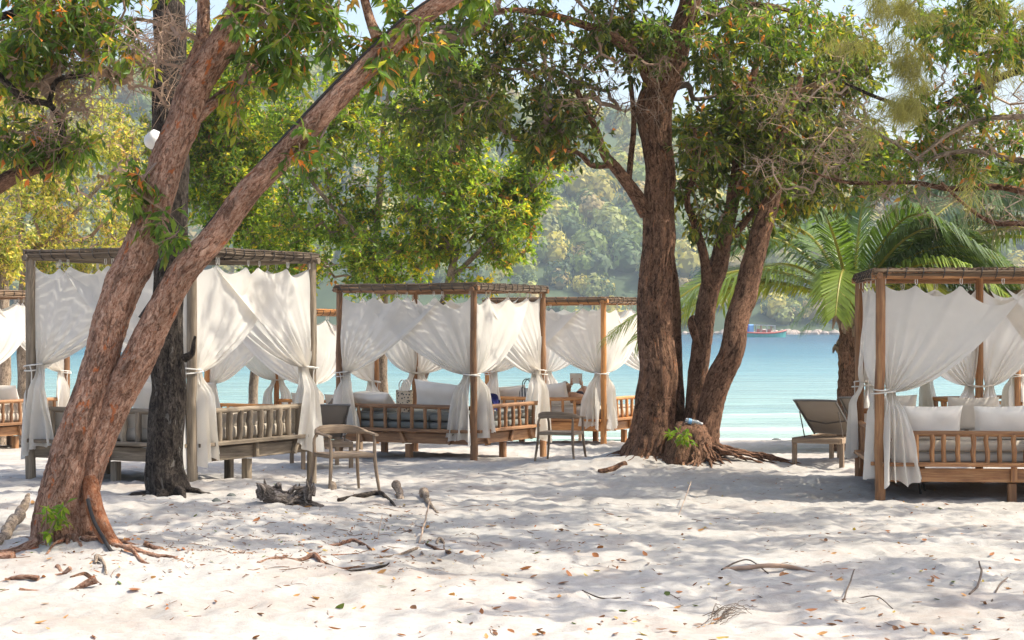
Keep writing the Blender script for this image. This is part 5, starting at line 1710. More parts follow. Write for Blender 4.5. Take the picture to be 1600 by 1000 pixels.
# ------------------------------------------------------------------ reading person
M['skin'] = plain('skin', (0.42, 0.235, 0.15), 0.55, 0.1)
M['hair'] = plain('brown_hair', (0.14, 0.07, 0.03), 0.7, 0.4, 40)
M['swim'] = plain('dark_swimwear', (0.03, 0.035, 0.06), 0.8)
M['paper'] = plain('book_paper', (0.62, 0.60, 0.56), 0.8, .05)
d = BEDS['reader']
vv = np.array((d['v'][0], d['v'][1], 0))
uu = np.array((d['u'][0], d['u'][1], 0))
zz = np.array((0, 0, 1.0))
hip = d['e'](1.0, 1.12, d['mt'] + .14)
pv_ = lambda a_, b2_, c_: hip + vv * a_ + uu * b2_ + zz * c_       # a: towards the feet, b: sideways, c: up
per = thing('person', hip, 'person lying on the orange daybed holding an open book up', 'person')
J = [(pv_(0, 0, 0), .13), (pv_(-.17, 0, .0), .115), (pv_(-.36, 0, .03), .125), (pv_(-.50, 0, .07), .10), (pv_(-.57, 0, .10), .055), (pv_(-.64, 0, .16), .075), (pv_(-.67, 0, .24), .085)]
E = [(0, 1), (1, 2), (2, 3), (3, 4), (4, 5), (5, 6)]


def chain(start, pts):
    k = start
    for p, r in pts:
        J.append((p, r))
        E.append((k, len(J) - 1))
        k = len(J) - 1
    return k


HD = []
for sg in (-1, 1):
    w_ = chain(3, [(pv_(-.48, sg * .17, .07), .058), (pv_(-.24, sg * .24, .04), .042), (pv_(-.19, sg * .18, .17), .034), (pv_(-.18, sg * .11, .27), .026)])
    HD.append(w_)
    chain(0, [(pv_(.03, sg * .09, 0), .092), (pv_(.24, sg * .10, .12), .075), (pv_(.42, sg * .10, .20), .058), (pv_(.62, sg * .09, .08), .054), (pv_(.80, sg * .08, -.04), .036), (pv_(.86, sg * .08, -.03), .036), (pv_(.88, sg * .09, .08), .030), (pv_(.87, sg * .10, .16), .020)])
me = bpy.data.meshes.new('body')
me.from_pydata([tuple(p - hip) for p, _ in J], E, [])
body = link(me, 'body', per)
sk = body.modifiers.new('skin', 'SKIN')
for i, (p, r) in enumerate(J):
    me.skin_vertices[0].data[i].radius = (r, r)
me.skin_vertices[0].data[0].use_root = True
body.modifiers.new('sub', 'SUBSURF').levels = 2
body.modifiers['sub'].render_levels = 2
me.materials.append(M['skin'])
for i, sg in enumerate((-1, 1)):
    hb = J[HD[i]][0]
    mb = MB()
    s = spline(np.array([np.append(hb, .028), np.append(hb + zz * .05 - uu * sg * .01, .036), np.append(hb + zz * .09 - uu * sg * .02, .030)]), .015)
    mb.tube(s[:, :3], s[:, 3], 10)
    for f_ in range(4):
        b0 = hb + zz * .085 - uu * sg * .02 + vv * (f_ - 1.5) * .018
        ln = (.055, .065, .060, .045)[f_]
        s = spline(np.array([b0, b0 + zz * ln * .6, b0 + zz * ln * .9 - uu * sg * ln * .45]), .012)
        mb.tube(s, np.linspace(.0095, .0075, len(s)), 7)
    b0 = hb + zz * .03 + vv * .03
    s = spline(np.array([b0, b0 + zz * .03 + vv * .02 - uu * sg * .01, b0 + zz * .055 - uu * sg * .03 + vv * .02]), .012)
    mb.tube(s, np.linspace(.012, .009, len(s)), 7)
    mb.build('hand', M['skin'], per)
hc = pv_(-.675, 0, .21)
mb = MB()
a = np.linspace(0, math.pi, 13)
b_ = np.linspace(0, 2 * math.pi, 19)
AA, BB = np.meshgrid(a, b_, indexing='ij')
hx_, hy_, hz_ = np.sin(AA) * np.cos(BB), np.sin(AA) * np.sin(BB), np.cos(AA)
n_ = vnoise(np.stack([hx_.ravel() * 4, hy_.ravel() * 4, hz_.ravel() * 4], 1), 4).reshape(AA.shape)
rr = (.115 + .02 * n_) * np.where(hx_ > .35, .75, 1.0)
V = hc + vv * (hx_ * rr)[..., None] + uu * (hy_ * rr * .92)[..., None] + zz * (hz_ * rr * 1.05 + .02)[..., None]
hd = mb.grid(V, 13, 19).build('hair', M['hair'], per)
fc = hc + vv * .085 - zz * .02                                        # face, turned to the book
mb = MB()
mb.tube(spline(np.array([np.append(fc + zz * .03, .008), np.append(fc + vv * .022 - zz * .005, .014), np.append(fc + vv * .012 - zz * .018, .010)]), .008)[:, :3], .011, 8)
mb.build('nose', M['skin'], per)
for sg in (-1, 1):
    MB().rbox(fc + uu * sg * .032 + zz * .025 - vv * .004, (.022, .012, .012), .005, None, (4, 4, 4)).build('eye', M['swim'], per)
    MB().rbox(hc + uu * sg * .098 - zz * .02 + vv * .01, (.03, .02, .055), .009, None, (4, 4, 4)).build('ear', M['skin'], per)
MB().rbox(fc - zz * .045, (.012, .045, .012), .005, None, (4, 4, 4)).build('mouth', plain('lips', (.3, .1, .08)), per)
mb = MB()
for rows in ([pv_(-.02, 0, .01), pv_(.06, 0, .01)],):
    s = spline(np.array([np.append(pv_(-.08, 0, .015), .138), np.append(pv_(.0, 0, .005), .146), np.append(pv_(.07, 0, .01), .13)]), .02)
    mb.tube(s[:, :3], s[:, 3], 18)
mb.build('shorts', M['swim'], per)
bk = thing('book', pv_(-.19, 0, .36), 'open pale book held up by the reading person', 'book')
for sg in (-1, 1):
    c0 = pv_(-.175, 0, .40)
    w_ = unit(uu * sg + vv * -.18)
    MB().bar(c0 + w_ * .002, c0 + w_ * .13, .014, .20, up=zz).build('cover', M['mesh_fabric'], bk, False)
    MB().bar(c0 + w_ * .003 - vv * .010, c0 + w_ * .124 - vv * .010, .012, .19, up=zz).build('page', M['paper'], bk, False)


# ------------------------------------------------------------------ chairs and loungers
def armchair():
    t = thing('armchair', (0, 0, 0), 'x', 'armchair', 'wooden armchairs')
    w, dp, zs, za = .29, .27, .43, .69
    for sx_ in (-1, 1):
        for sy_ in (-1, 1):
            ztop = za - .02 if sy_ < 0 else za + .0
            pts = np.array([(sx_ * (w + .045), sy_ * (dp + .05), -.04), (sx_ * (w + .015), sy_ * (dp + .02), zs * .5), (sx_ * w, sy_ * dp, zs), (sx_ * (w + .005), sy_ * (dp - .01), ztop - .08), (sx_ * (w + (.01 if sy_ < 0 else -.02)), sy_ * (dp - .06), ztop)])
            s = spline(pts, .06)
            tt = np.linspace(0, 1, len(s))
            MB().tube(s, .0165 + .006 * np.sin(math.pi * tt), 10).build('leg', M['teak'], t)
    MB().rbox((0, 0, zs), (2 * w - .02, 2 * dp - .0, .035), .014, None, (6, 6, 3), -.006).build('seat', M['teak'], t)
    for sy_ in (-1, 1):
        MB().bar((-w, sy_ * dp, zs - .01), (w, sy_ * dp, zs - .01), .028, .05).build('seat_rail', M['teak'], t)
    for sx_ in (-1, 1):
        MB().bar((sx_ * w, -dp, zs - .01), (sx_ * w, dp, zs - .01), .028, .05).build('seat_rail', M['teak'], t)
    # horseshoe arm and back rail, wide and tall at the back, flat on the arms
    path = spline(np.array([(-w - .02, -dp - .02, za - .02), (-w - .035, 0, za), (-w - .01, dp - .08, za + .012), (-.16, dp + .03, za + .03), (0, dp + .05, za + .035), (.16, dp + .03, za + .03), (w + .01, dp - .08, za + .012), (w + .035, 0, za), (w + .02, -dp - .02, za - .02)]), .035)
    tg, aa, bb = frames(path)
    nrm = unit(np.cross(tg, (0, 0, 1.0)))
    up = np.cross(nrm, tg)
    yy = np.clip((path[:, 1] - .05) / .22, 0, 1)
    hw = .030 * (1 - yy) + .013 * yy
    hh = .014 * (1 - yy) + .055 * yy
    mb = MB()
    an = np.linspace(0, 2 * math.pi, 13)[:-1]
    ca, sa = np.sign(np.cos(an)) * np.abs(np.cos(an)) ** .6, np.sign(np.sin(an)) * np.abs(np.sin(an)) ** .6
    v = path[:, None] + nrm[:, None] * (hw[:, None] * ca[None])[..., None] + up[:, None] * (hh[:, None] * sa[None])[..., None]
    L = np.concatenate([[0], np.cumsum(np.linalg.norm(np.diff(path, axis=0), axis=1))])
    g_ = np.stack([hw[:, None] * ca[None], hh[:, None] * sa[None], np.repeat(L[:, None], 12, 1)], -1).reshape(-1, 3)
    n_ = len(path)
    q = [(i * 12 + k, (i + 1) * 12 + k, (i + 1) * 12 + (k + 1) % 12, i * 12 + (k + 1) % 12) for i in range(n_ - 1) for k in range(12)]
    v = np.concatenate([v.reshape(-1, 3), path[:1], path[-1:]])
    g_ = np.concatenate([g_, [[0, 0, 0]], [[0, 0, L[-1]]]])
    tr = [(k, (k + 1) % 12, n_ * 12) for k in range(12)] + [((n_ - 1) * 12 + (k + 1) % 12, (n_ - 1) * 12 + k, n_ * 12 + 1) for k in range(12)]
    mb.add(v, q, tr, g_)
    mb.build('arm_and_back_rail', M['teak'], t)
    return t


def copy_tree(o, parent=None):
    c = o.copy()
    COL.objects.link(c)
    if parent is not None: c.parent = parent
    for ch in list(o.children): copy_tree(ch, c)
    return c


ch0 = armchair()
spots = [(gp(538, 22.4), 28, 'wooden armchair standing by the right post of the grey daybed'),
         (gp(876, 29.4), 160, 'wooden armchair in front of the orange daybed, left of the big trunk')]
for i, (p, a, lab) in enumerate(spots):
    o = ch0 if i == 0 else copy_tree(ch0)
    o.location = p
    o.rotation_euler = (0, 0, R(a))
    o.scale = (.94, .94, .94)
    o['label'] = lab


def lounger():
    t = thing('sun_lounger', (0, 0, 0), 'x', 'sun lounger', 'sun loungers on the beach')
    w, L, z = .34, 1.95, .36
    for sx_ in (-1, 1):
        MB().bar((sx_ * w, 0, z), (sx_ * w, L, z), .045, .075).build('side_rail', M['teak'], t, False)
        for y in (.06, 1.75):
            MB().bar((sx_ * w, y, -.05), (sx_ * w, y, z - .02), .06, .065, up=(0, 1, 0)).build('leg', M['teak'], t, False)
        MB().tube(np.array([(sx_ * (w - .06), .33, z + .02), (sx_ * (w - .06), .10, z + .40)]), .009, 6).build('strut', M['metal'], t)
    for y in (0.0, L):
        MB().bar((-w, y, z), (w, y, z), .045, .075).build('end_rail', M['teak'], t, False)
    for y in np.arange(.10, .72, .075):
        MB().bar((-w + .02, y, z + .02), (w - .02, y, z + .02), .055, .018).build('slat', M['teak'], t, False)
    y0, z0, y1, z1 = .80, z + .06, -.06, z + .56
    f = spline(np.array([(-w + .05, y0, z0), (-w + .05, (y0 + y1) / 2, (z0 + z1) / 2 - .015), (-w + .05, y1 + .03, z1 - .03), (-w + .08, y1, z1), (w - .08, y1, z1), (w - .05, y1 + .03, z1 - .03), (w - .05, (y0 + y1) / 2, (z0 + z1) / 2 - .015), (w - .05, y0, z0)]), .06)
    bf = MB().tube(f, .016, 8).build('back_frame', M['metal'], t)
    a = np.linspace(-1, 1, 9)[:, None]
    b_ = np.linspace(0, 1, 12)[None]
    for yy0, zz0, yy1, zz1, nm in ((y0, z0, y1, z1, 'back_sling'), (y0, z0, L - .03, z + .055, 'seat_sling')):
        V = np.stack([a * (w - .055) + 0 * b_, yy0 + (yy1 - yy0) * b_ + 0 * a, zz0 + (zz1 - zz0) * b_ - .03 * (1 - a ** 2) * np.sin(math.pi * b_)], -1)
        W_ = V + np.array((0, 0, .012))
        mb = MB()
        mb.grid(V[::-1], 9, 12)
        mb.grid(W_, 9, 12)
        mb.build(nm, M['mesh_fabric'], t)
    MB().tube(np.array([(-w + .06, .42, z + .26), (0, .43, z + .22), (w - .06, .42, z + .26)]), .010, 6).build('crossbar', M['metal'], bf)
    return t


lo = lounger()
for i, (p, a, lab) in enumerate([
        (gp(1276, 26.6), -27, 'grey sling lounger with raised back left of the large daybed'),
        (gp(1345, 28.4), -25, 'second grey sling lounger, half hidden behind the first one and the curtain'),
        (gp(512, 27.2), 12, 'sling lounger with raised back behind the wooden armchair and the grey post'),
        (gp(540, 33.5), 35, 'lounger seen under the brown daybed beside the dark stump of wood'),
        (gp(905, 41.0), 75, 'low lounger by the water seen under the orange daybed')]):
    o = lo if i == 0 else copy_tree(lo)
    o.location = p
    o.rotation_euler = (0, 0, R(a))
    o['label'] = lab

# slim metal chair legs under the large daybed belong to a stool standing behind it
st = thing('stool', (0, 0, 0), 'dark stool standing under the edge of the large red-brown daybed', 'stool')
c0 = gp(1406, 23.6)
for sx_, sy_ in ((-.30, -.12), (.22, -.18), (-.17, .16), (.34, .12)):
    gzz = gz(c0[0] + sx_, c0[1] + sy_)
    MB().tube(np.array([(c0[0] + sx_, c0[1] + sy_, gzz - .03), (c0[0] + sx_ * .8, c0[1] + sy_ * .8, c0[2] + .30)]), .015, 7).build('leg', M['lash'], st)
MB().rbox((c0[0], c0[1], c0[2] + .305), (.56, .32, .03), .012, None, (5, 5, 3)).build('seat', M['wood_brown'], st)

# ------------------------------------------------------------------ fishing boat far out
M['b_turq'] = plain('turquoise_paint', (0.09, 0.42, 0.36), .5, .15, .8)
M['b_red'] = plain('red_paint', (0.50, 0.10, 0.07), .5, .2, .8)
M['b_blue'] = plain('blue_tarp', (0.04, 0.13, 0.50), .6, .15, .8)
M['b_lblue'] = plain('pale_blue_tarp', (0.18, 0.38, 0.62), .6, .15, .8)
M['b_grey'] = plain('grey_roof', (0.5, 0.46, 0.46), .6, .15, .8)
bc = P(1196, 526, 520)
bc[2] = SEA
bt = thing('fishing_boat', bc, 'turquoise and red fishing boat with a blue tarp cabin near the far shore', 'boat')
L = 11.2
mb = MB()
xs_ = np.linspace(-1, 1, 15)
rows, rail_ = [], []
for x in xs_:
    wdt = 1.25 * max(.05, (1 - abs(x) ** 3.2)) if x > 0 else 1.25 * (1 - .35 * abs(x) ** 3)
    sh = 1.0 + .75 * max(0, x) ** 2.2 + .25 * max(0, -x) ** 2
    kx = x * L / 2
    rows.append([(kx * .96, 0, -.5), (kx * .97, -wdt * .7, -.3), (kx, -wdt, sh), (kx, wdt, sh), (kx * .97, wdt * .7, -.3)])
    rail_.append((kx, wdt, sh))
v = np.array(rows).reshape(-1, 3) + bc
q = [(i * 5 + k, (i + 1) * 5 + k, (i + 1) * 5 + (k + 1) % 5, i * 5 + (k + 1) % 5) for i in range(14) for k in range(5)]
t_ = [(0, 1, 2), (0, 2, 3), (0, 3, 4), (70, 72, 71), (70, 73, 72), (70, 74, 73)]
mb.add(v, q, t_)
mb.build('hull', M['b_turq'], bt, False)
for sg in (-1, 1):
    MB().tube(np.array([(x, sg * (w_ + .04), z + .12) for x, w_, z in rail_]) + bc, .24, 6).build('gunwale', M['b_red'], bt)
cab = MB().bar(bc + (-6.4, 0, 2.2), bc + (-4.5, 0, 2.2), 2.2, 2.6).build('cabin', M['b_blue'], bt, False)
MB().bar(bc + (-4.5, 0, 2.3), bc + (-3.3, 0, 2.3), 2.15, 2.4).build('tarp', M['b_lblue'], bt, False)
MB().bar(bc + (-3.3, 0, 3.35), bc + (2.6, 0, 3.15), 2.3, .16).build('roof', M['b_grey'], bt, False)
for x in (-2.6, -1.2, .3, 1.6, 2.5):
    for sg in (-1, 1):
        MB().bar(bc + (x, sg * 1.0, 1.0), bc + (x, sg * 1.0, 3.25), .14, .14, up=(1, 0, 0)).build('post', M['b_red'] if x in (-1.2, 1.6) else M['b_grey'], bt, False)
for x, h_ in ((-2.0, 1.1), (-.4, .8), (1.0, 1.0)):
    MB().rbox(bc + (x, 0, 1.2 + h_ / 2), (1.0, 1.2, h_), .15, None, (3, 3, 3)).build('crate', M['b_red'], bt)

# ------------------------------------------------------------------ small things near the trees
lp = P(240, 219, 20.2)
lt = thing('lamp_shade', lp, 'white domed lamp shade fixed on the dark trunk', 'lamp')
M['lampwhite'] = plain('white_plastic', (0.74, 0.72, 0.70), .5, .06)
mb = MB()
a = np.linspace(0, math.pi / 2, 9)
rows = []
for x in a:
    rows.append((x, .10 * math.sin(x) ** .8))
ax_d = unit(np.array((.75, -.35, .35)))
s1 = unit(np.cross(ax_d, (0, 0, 1.0)))
s2 = np.cross(s1, ax_d)
pts = np.array([lp - ax_d * .10 + ax_d * (1 - math.cos(x)) * .15 for x in a] + [lp + ax_d * .09])
mb.tube(pts, np.array([max(.006, .10 * math.sin(x) ** .7) for x in a] + [.06]), 22, True, lambda rr, PH, LL: rr * (1 + .03 * np.cos(PH * 8)))
mb.build('shade', M['lampwhite'], lt)
MB().tube(np.array([lp + ax_d * .08, lp + np.array((.22, .02, 0))]), .02, 8).build('bracket', M['lash'], lt)

# black cable running down the leaning stem
Yc = Y0
bY = b1[1]
cab_rows = []
l2r = PL([(183, 615, bY + .05, 53), (210, 560, bY, 52), (252, 490, bY, 46), (316, 400, bY - .1, 42), (385, 310, bY - .2, 39), (458, 228, bY - .3, 37), (526, 154, bY - .4, 35), (592, 88, bY - .4, 33), (652, 34, bY - .45, 32), (722, -10, bY - .5, 30)])
sp = spline(l2r, .1)
tg, aa, bb = frames(sp[:, :3])
nrm = unit(np.cross((0, -1.0, 0), tg))
nrm = np.where(nrm[:, 2:3] < 0, -nrm, nrm)
ctop = sp[:, :3] + nrm * (sp[:, 3:4] * 1.0 + .004) + np.array((0, -.03, 0))
mb = MB()
mb.tube(ctop[6:], .013, 7)
cb = mb.build('cable', M['lash'], None, True, None, ctop[6])
tag(cb, 'black cable running along the upper side of the leaning right stem', 'cable')
q = gpy(172, 862)
pts = spline(np.array([P(137, 780, bY - .22), P(146, 812, bY - .30), P(160, 838, bY - .34), q + np.array((0, -.02, .02)), q + np.array((.05, -.05, -.03))]), .04)
tag(MB().tube(pts, .016, 8).build('cable', M['lash'], None, True, None, pts[0]), 'short black cable end running into the sand at the foot of the red tree', 'cable')

# plastic bottle on the stump
m, nt, b = nmat('clear_plastic')
b.inputs['Base Color'].default_value = (0.75, 0.85, 0.92, 1)
b.inputs['Roughness'].default_value = 0.12
b.inputs['Transmission Weight'].default_value = 0.75
b.inputs['IOR'].default_value = 1.2
M['plastic'] = m
p0 = P(1071, 657, 26.75)
bo = thing('bottle', p0, 'clear plastic water bottle lying on the stump between the stems', 'bottle')
dv = unit(np.array((.24, .03, -.05)))
prof = [(0, .004), (.0, .036), (.02, .040), (.09, .038), (.10, .034), (.11, .038), (.17, .039), (.20, .030), (.225, .015)]
MB().tube(np.array([p0 + dv * (x + i * 1e-4) for i, (x, r) in enumerate(prof)]), np.array([r for x, r in prof]), 16).build('body', M['plastic'], bo)
MB().tube(np.array([p0 + dv * .222, p0 + dv * .25]), .017, 12).build('cap', M['lampwhite'], bo)
MB().tube(np.array([p0 + dv * .04, p0 + dv * .085]), .0405, 16, False).build('paper_label', M['b_lblue'], bo)

# dark stone by the water, round green pad by the trunk
def lump(p, size, mat, name, label, cat, seed, group=None):
    a = np.linspace(0, math.pi, 12)
    b_ = np.linspace(0, 2 * math.pi, 21)
    A, B_ = np.meshgrid(a, b_, indexing='ij')
    x, y, z = np.sin(A) * np.cos(B_), np.sin(A) * np.sin(B_), np.cos(A)
    n = fbm(np.stack([x.ravel() * 1.6, y.ravel() * 1.6, z.ravel() * 1.6], 1), seed, 3).reshape(A.shape)
    rr = 1 + .35 * n
    V = np.stack([x * rr * size[0], y * rr * size[1], z * rr * size[2]], -1) + p
    o = MB().grid(V, 12, 21).build(name, mat, None, True, None, p)
    return tag(o, label, cat, group)


M['stone'] = plain('dark_stone', (0.09, 0.095, 0.085), .85, .3, 6)
lump(gp(1213, 41.2), (.16, .16, .09), M['stone'], 'stone', 'dark stone at the edge of the water right of the big tree', 'stone', 3)
lump(gp(362, 20.8), (.06, .06, .05), M['stone'], 'stone', 'small dark stone on the sand right of the dark trunk', 'stone', 5)
lump(gp(283 + 55, 20.3), (.05, .05, .04), M['stone'], 'stone', 'small brown stone at the end of the dark trunk roots', 'stone', 6)

# old dark stump, half buried roots and driftwood
sp_ = gpy(440, 784)
o = thing('driftwood_stump', sp_, 'dark rotten stump with a forked end half buried in the sand by the armchair', 'stump')
mb = MB()
Ys = sp_[1]
for rows in ([(410, 772, 20), (412, 765, 26), (425, 772, 28), (450, 778, 24), (475, 782, 18), (505, 790, 10)], [(432, 772, 20), (434, 760, 14), (436, 752, 8)], [(415, 772, 22), (408, 758, 12), (403, 754, 5)], [(460, 778, 16), (470, 765, 14), (478, 770, 8), (482, 780, 8)]):
    r_ = PL([(a_, b2 + 4, Ys + random.uniform(-.06, .06), w_ * .95) for a_, b2, w_ in rows])
    s = spline(r_, .02)
    mb.tube(s[:, :3], s[:, 3], 18, True, bark_r(.22, 31 + len(rows), 0, 0, 1, 12, 4))
rs = np.random.RandomState(77)
for k in range(26):
    c_ = P(rs.uniform(408, 490), rs.uniform(760, 782), Ys + rs.uniform(-.08, .08))
    d_ = unit(rs.normal(size=3) + np.array((0, -.3, .8)))
    s = spline(np.array([c_ - d_ * .05, c_ + d_ * rs.uniform(.02, .08), c_ + d_ * rs.uniform(.09, .14) + rs.normal(size=3) * .02]), .015)
    mb.tube(s, np.linspace(rs.uniform(.02, .045), .005, len(s)), 8)
mb.build('wood', M['rotten'], o)


def ground_stick(rows, name, label, cat, mat, seed, dz=0.0, sides=9, amp=.12, group=None):
    """rows: px, py on the ground, width px, height over ground (m)"""
    pts = []
    for px, py, w, h in rows:
        q = gpy(px, py)
        if name == 'exposed_root': w, h = w * .72, h * .35
        pts.append((q[0], q[1], q[2] + h + w * .22 * q[1] / F, .5 * w * q[1] / F))
    s = spline(np.array(pts), .03)
    rs_ = np.random.RandomState(seed)
    s[:, :3] += np.stack([fbm(np.stack([np.arange(len(s)) * .1, np.full(len(s), k + seed), np.zeros(len(s))], 1), seed, 2) for k in range(3)], 1) * s[:, 3:4] * .7
    o = MB().tube(s[:, :3], s[:, 3], sides, True, bark_r(amp, seed, 0, 0, 1, 14, 4)).build(name, mat, None, True, None, s[0, :3])
    return tag(o, label, cat, group)


G_ = 'roots and sticks on the sand'
ground_stick([(528, 778, 9, 0), (560, 775, 12, .05), (590, 774, 10, .04), (610, 782, 7, 0), (620, 788, 4, -.02)], 'exposed_root', 'thick arched grey root above the sand below the armchair', 'root', M['bark_dark'], 1, group=G_)
ground_stick([(627, 781, 12, -.03), (625, 775, 12, .06), (622, 772, 15, .10), (622, 772, 11, .135)], 'wood_stub', 'short upright wooden stub sticking out of the sand right of the arched root', 'stub', M['bark_pale'], 2, group=G_)
ground_stick([(520, 770, 10, .0), (518, 770, 11, .06), (515, 770, 5, .10)], 'wood_stub', 'small brown stub beside the legs of the armchair', 'stub', M['bark_pale'], 22, group=G_)
ground_stick([(666, 780, 12, -.02), (662, 778, 13, .06), (672, 790, 6, .02), (684, 797, 4, 0)], 'wood_stub', 'pale chunk of root right of the upright stub', 'stub', M['bark_pale'], 3, group=G_)
ground_stick([(497, 853, 3, 0), (530, 849, 7, .02), (555, 848, 9, .03), (580, 855, 5, 0)], 'exposed_root', 'brown bent root on the sand, uppermost in the middle of the root patch', 'root', M['bark_red'], 4, group=G_)
ground_stick([(402, 876, 4, 0), (430, 873, 8, .01), (470, 872, 10, .02), (490, 871, 12, .02), (510, 877, 6, 0)], 'exposed_root', 'orange-red straight root lying on the sand right of the leaning tree', 'root', M['bark_red'], 5, group=G_)
ground_stick([(500, 873, 8, 0), (530, 880, 7, .01), (560, 882, 4, 0)], 'exposed_root', 'dark root continuing the orange-red one', 'root', M['bark_brown'], 6, group=G_)
ground_stick([(518, 865, 5, 0), (535, 862, 8, .02), (560, 867, 4, 0)], 'exposed_root', 'reddish short root between the bent brown and the orange one', 'root', M['bark_red'], 7, group=G_)
ground_stick([(535, 888, 4, 0), (570, 886, 6, .01), (600, 886, 6, .01), (608, 882, 3, .04)], 'exposed_root', 'dark thin root with a curled end, lowest in the root patch', 'root', M['bark_dark'], 8, group=G_)
ground_stick([(585, 870, 3, 0), (620, 866, 5, .02), (648, 860, 7, .05), (655, 856, 6, .04), (662, 866, 5, 0)], 'exposed_root', 'grey root rising to a knot right of the root patch', 'root', M['bark_pale'], 9, group=G_)
ground_stick([(665, 851, 5, .02), (685, 855, 8, .02), (703, 865, 9, .0)], 'exposed_root', 'dark red thick root stub pointing down to the right', 'root', M['bark_brown'], 10, group=G_)
ground_stick([(682, 850, 6, 0), (686, 844, 7, .05), (693, 846, 6, .04), (694, 853, 4, 0)], 'exposed_root', 'small arched grey root above the dark red one', 'root', M['bark_pale'], 11, group=G_)
ground_stick([(655, 842, 3, 0), (664, 828, 3, .1), (672, 810, 2.5, .22)], 'stick', 'thin orange stick standing slanted in the sand', 'stick', M['twig_pale'], 12, group=G_)
ground_stick([(590, 842, 1.6, 0), (592, 830, 1.6, .06), (597, 822, 1.2, .14)], 'stick', 'thin upright twig left of the slanted orange stick', 'stick', M['twig_pale'], 13, group=G_)
ground_stick([(1130, 889, 6, 0), (1170, 889, 7, .01), (1230, 887, 7, .012), (1275, 891, 3, 0)], 'fallen_branch', 'long brown fallen branch on the open sand right of centre', 'branch', M['twig'], 14, group=G_)
ground_stick([(1128, 889, 3, 0), (1150, 883, 2.5, .03), (1172, 882, 2, .03), (1200, 893, 2, 0)], 'stick', 'thin curved stick leaning on the long fallen branch', 'stick', M['twig_dark'], 15, group=G_)
ground_stick([(1515, 930, 3.5, 0), (1528, 918, 4, .02), (1533, 905, 3.5, .08), (1530, 893, 2.5, .10)], 'stick', 'dark sickle-shaped stick on the sand at the lower right', 'stick', M['twig_dark'], 16, group=G_)
ground_stick([(1549, 936, 3, 0), (1562, 918, 3, .04), (1574, 905, 2, .05)], 'stick', 'straight dark stick right of the sickle-shaped one', 'stick', M['twig_dark'], 17, group=G_)
ground_stick([(1317, 938, 2.5, 0), (1328, 920, 2.5, .05), (1335, 905, 2, .08)], 'stick', 'short dark stick leaning up from the sand below the large daybed', 'stick', M['twig_dark'], 18, group=G_)
ground_stick([(1340, 932, 1.6, 0), (1370, 938, 1.8, .02), (1395, 946, 1.5, 0)], 'stick', 'thin grey twig lying below the short dark stick', 'stick', M['twig_dark'], 19, group=G_)
ground_stick([(1060, 800, 1.2, .0), (1070, 790, 1.4, .1), (1080, 778, 1.2, .2)], 'stick', 'very thin pale twig standing in the sand below the big tree', 'stick', M['twig_pale'], 20, group=G_)
ground_stick([(910, 926, 2, 0), (940, 935, 2.5, .01), (970, 937, 2, 0)], 'stick', 'thin twig lying on the sand left of the twig bundle', 'stick', M['twig_dark'], 23, group=G_)
ground_stick([(935, 733, 12, -.04), (955, 730, 14, -.02), (978, 726, 14, 0)], 'exposed_root', 'thick brown root running left from the big trunk', 'root', M['bark_brown'], 24, group=G_)
ground_stick([(-14, 852, 15, .0), (8, 838, 17, .04), (26, 822, 17, .09), (38, 812, 13, .17), (46, 806, 6, .24)], 'driftwood_log', 'grey split driftwood log at the left edge beside the leaning tree', 'log', M['bark_pale'], 25, sides=16, amp=.07, group=G_)
ground_stick([(345, 903, 5, .0), (375, 899, 12, .0), (400, 902, 9, 0), (412, 908, 4, 0)], 'exposed_root', 'grey furry root end on the sand below the leaning tree', 'root', M['bark_pale'], 26, group=G_) if 0 else None
ground_stick([(110, 905, 5, .0), (130, 899, 12, .01), (145, 904, 10, 0), (158, 910, 4, -.01)], 'exposed_root', 'grey-brown root end lying lowest below the leaning tree', 'root', M['bark_brown'], 27, group=G_)
ground_stick([(148, 884, 5, 0), (152, 878, 14, .05), (162, 884, 8, .02), (166, 895, 5, 0)], 'exposed_root', 'pale root knot right of the root end below the leaning tree', 'root', M['bark_pale'], 28, group=G_)
ground_stick([(640, 700, 4, 0), (605, 713, 12, 0), (578, 690, 14, .1)], 'driftwood_log', 'tilted grey log seen under the brown daybed', 'log', M['bark_pale'], 29, group=G_) if 0 else None

# bundle of twigs
q0 = gpy(1140, 952)
tb_ = thing('twig_bundle', q0, 'tangle of thin dark twigs on the sand at the bottom right of centre', 'twigs')
rs = np.random.RandomState(8)
for k in range(22):
    a0 = gpy(1110 + rs.uniform(-20, 20), 958 + rs.uniform(-8, 12))
    a1 = gpy(1150 + rs.uniform(-30, 35), 946 + rs.uniform(-10, 10))
    md = (a0 + a1) / 2 + np.array((0, 0, rs.uniform(.005, .07)))
    s = spline(np.array([a0, md, a1]), .04)
    s += rs.normal(size=s.shape) * .004
    MB().tube(s, np.linspace(.0032, .0014, len(s)), 5).build('twig', M['twig_dark'], tb_)

# ------------------------------------------------------------------ fallen leaves and litter
LC = [((0.30, 0.13, 0.055), 'dry orange-brown leaf lying on the white sand'), ((0.17, 0.085, 0.045), 'dark brown curled leaf lying on the white sand'),
      ((0.42, 0.24, 0.10), 'pale tan leaf lying on the white sand'), ((0.10, 0.15, 0.03), 'green fallen leaf lying on the white sand'), ((0.40, 0.32, 0.08), 'yellow fallen leaf lying on the white sand')]


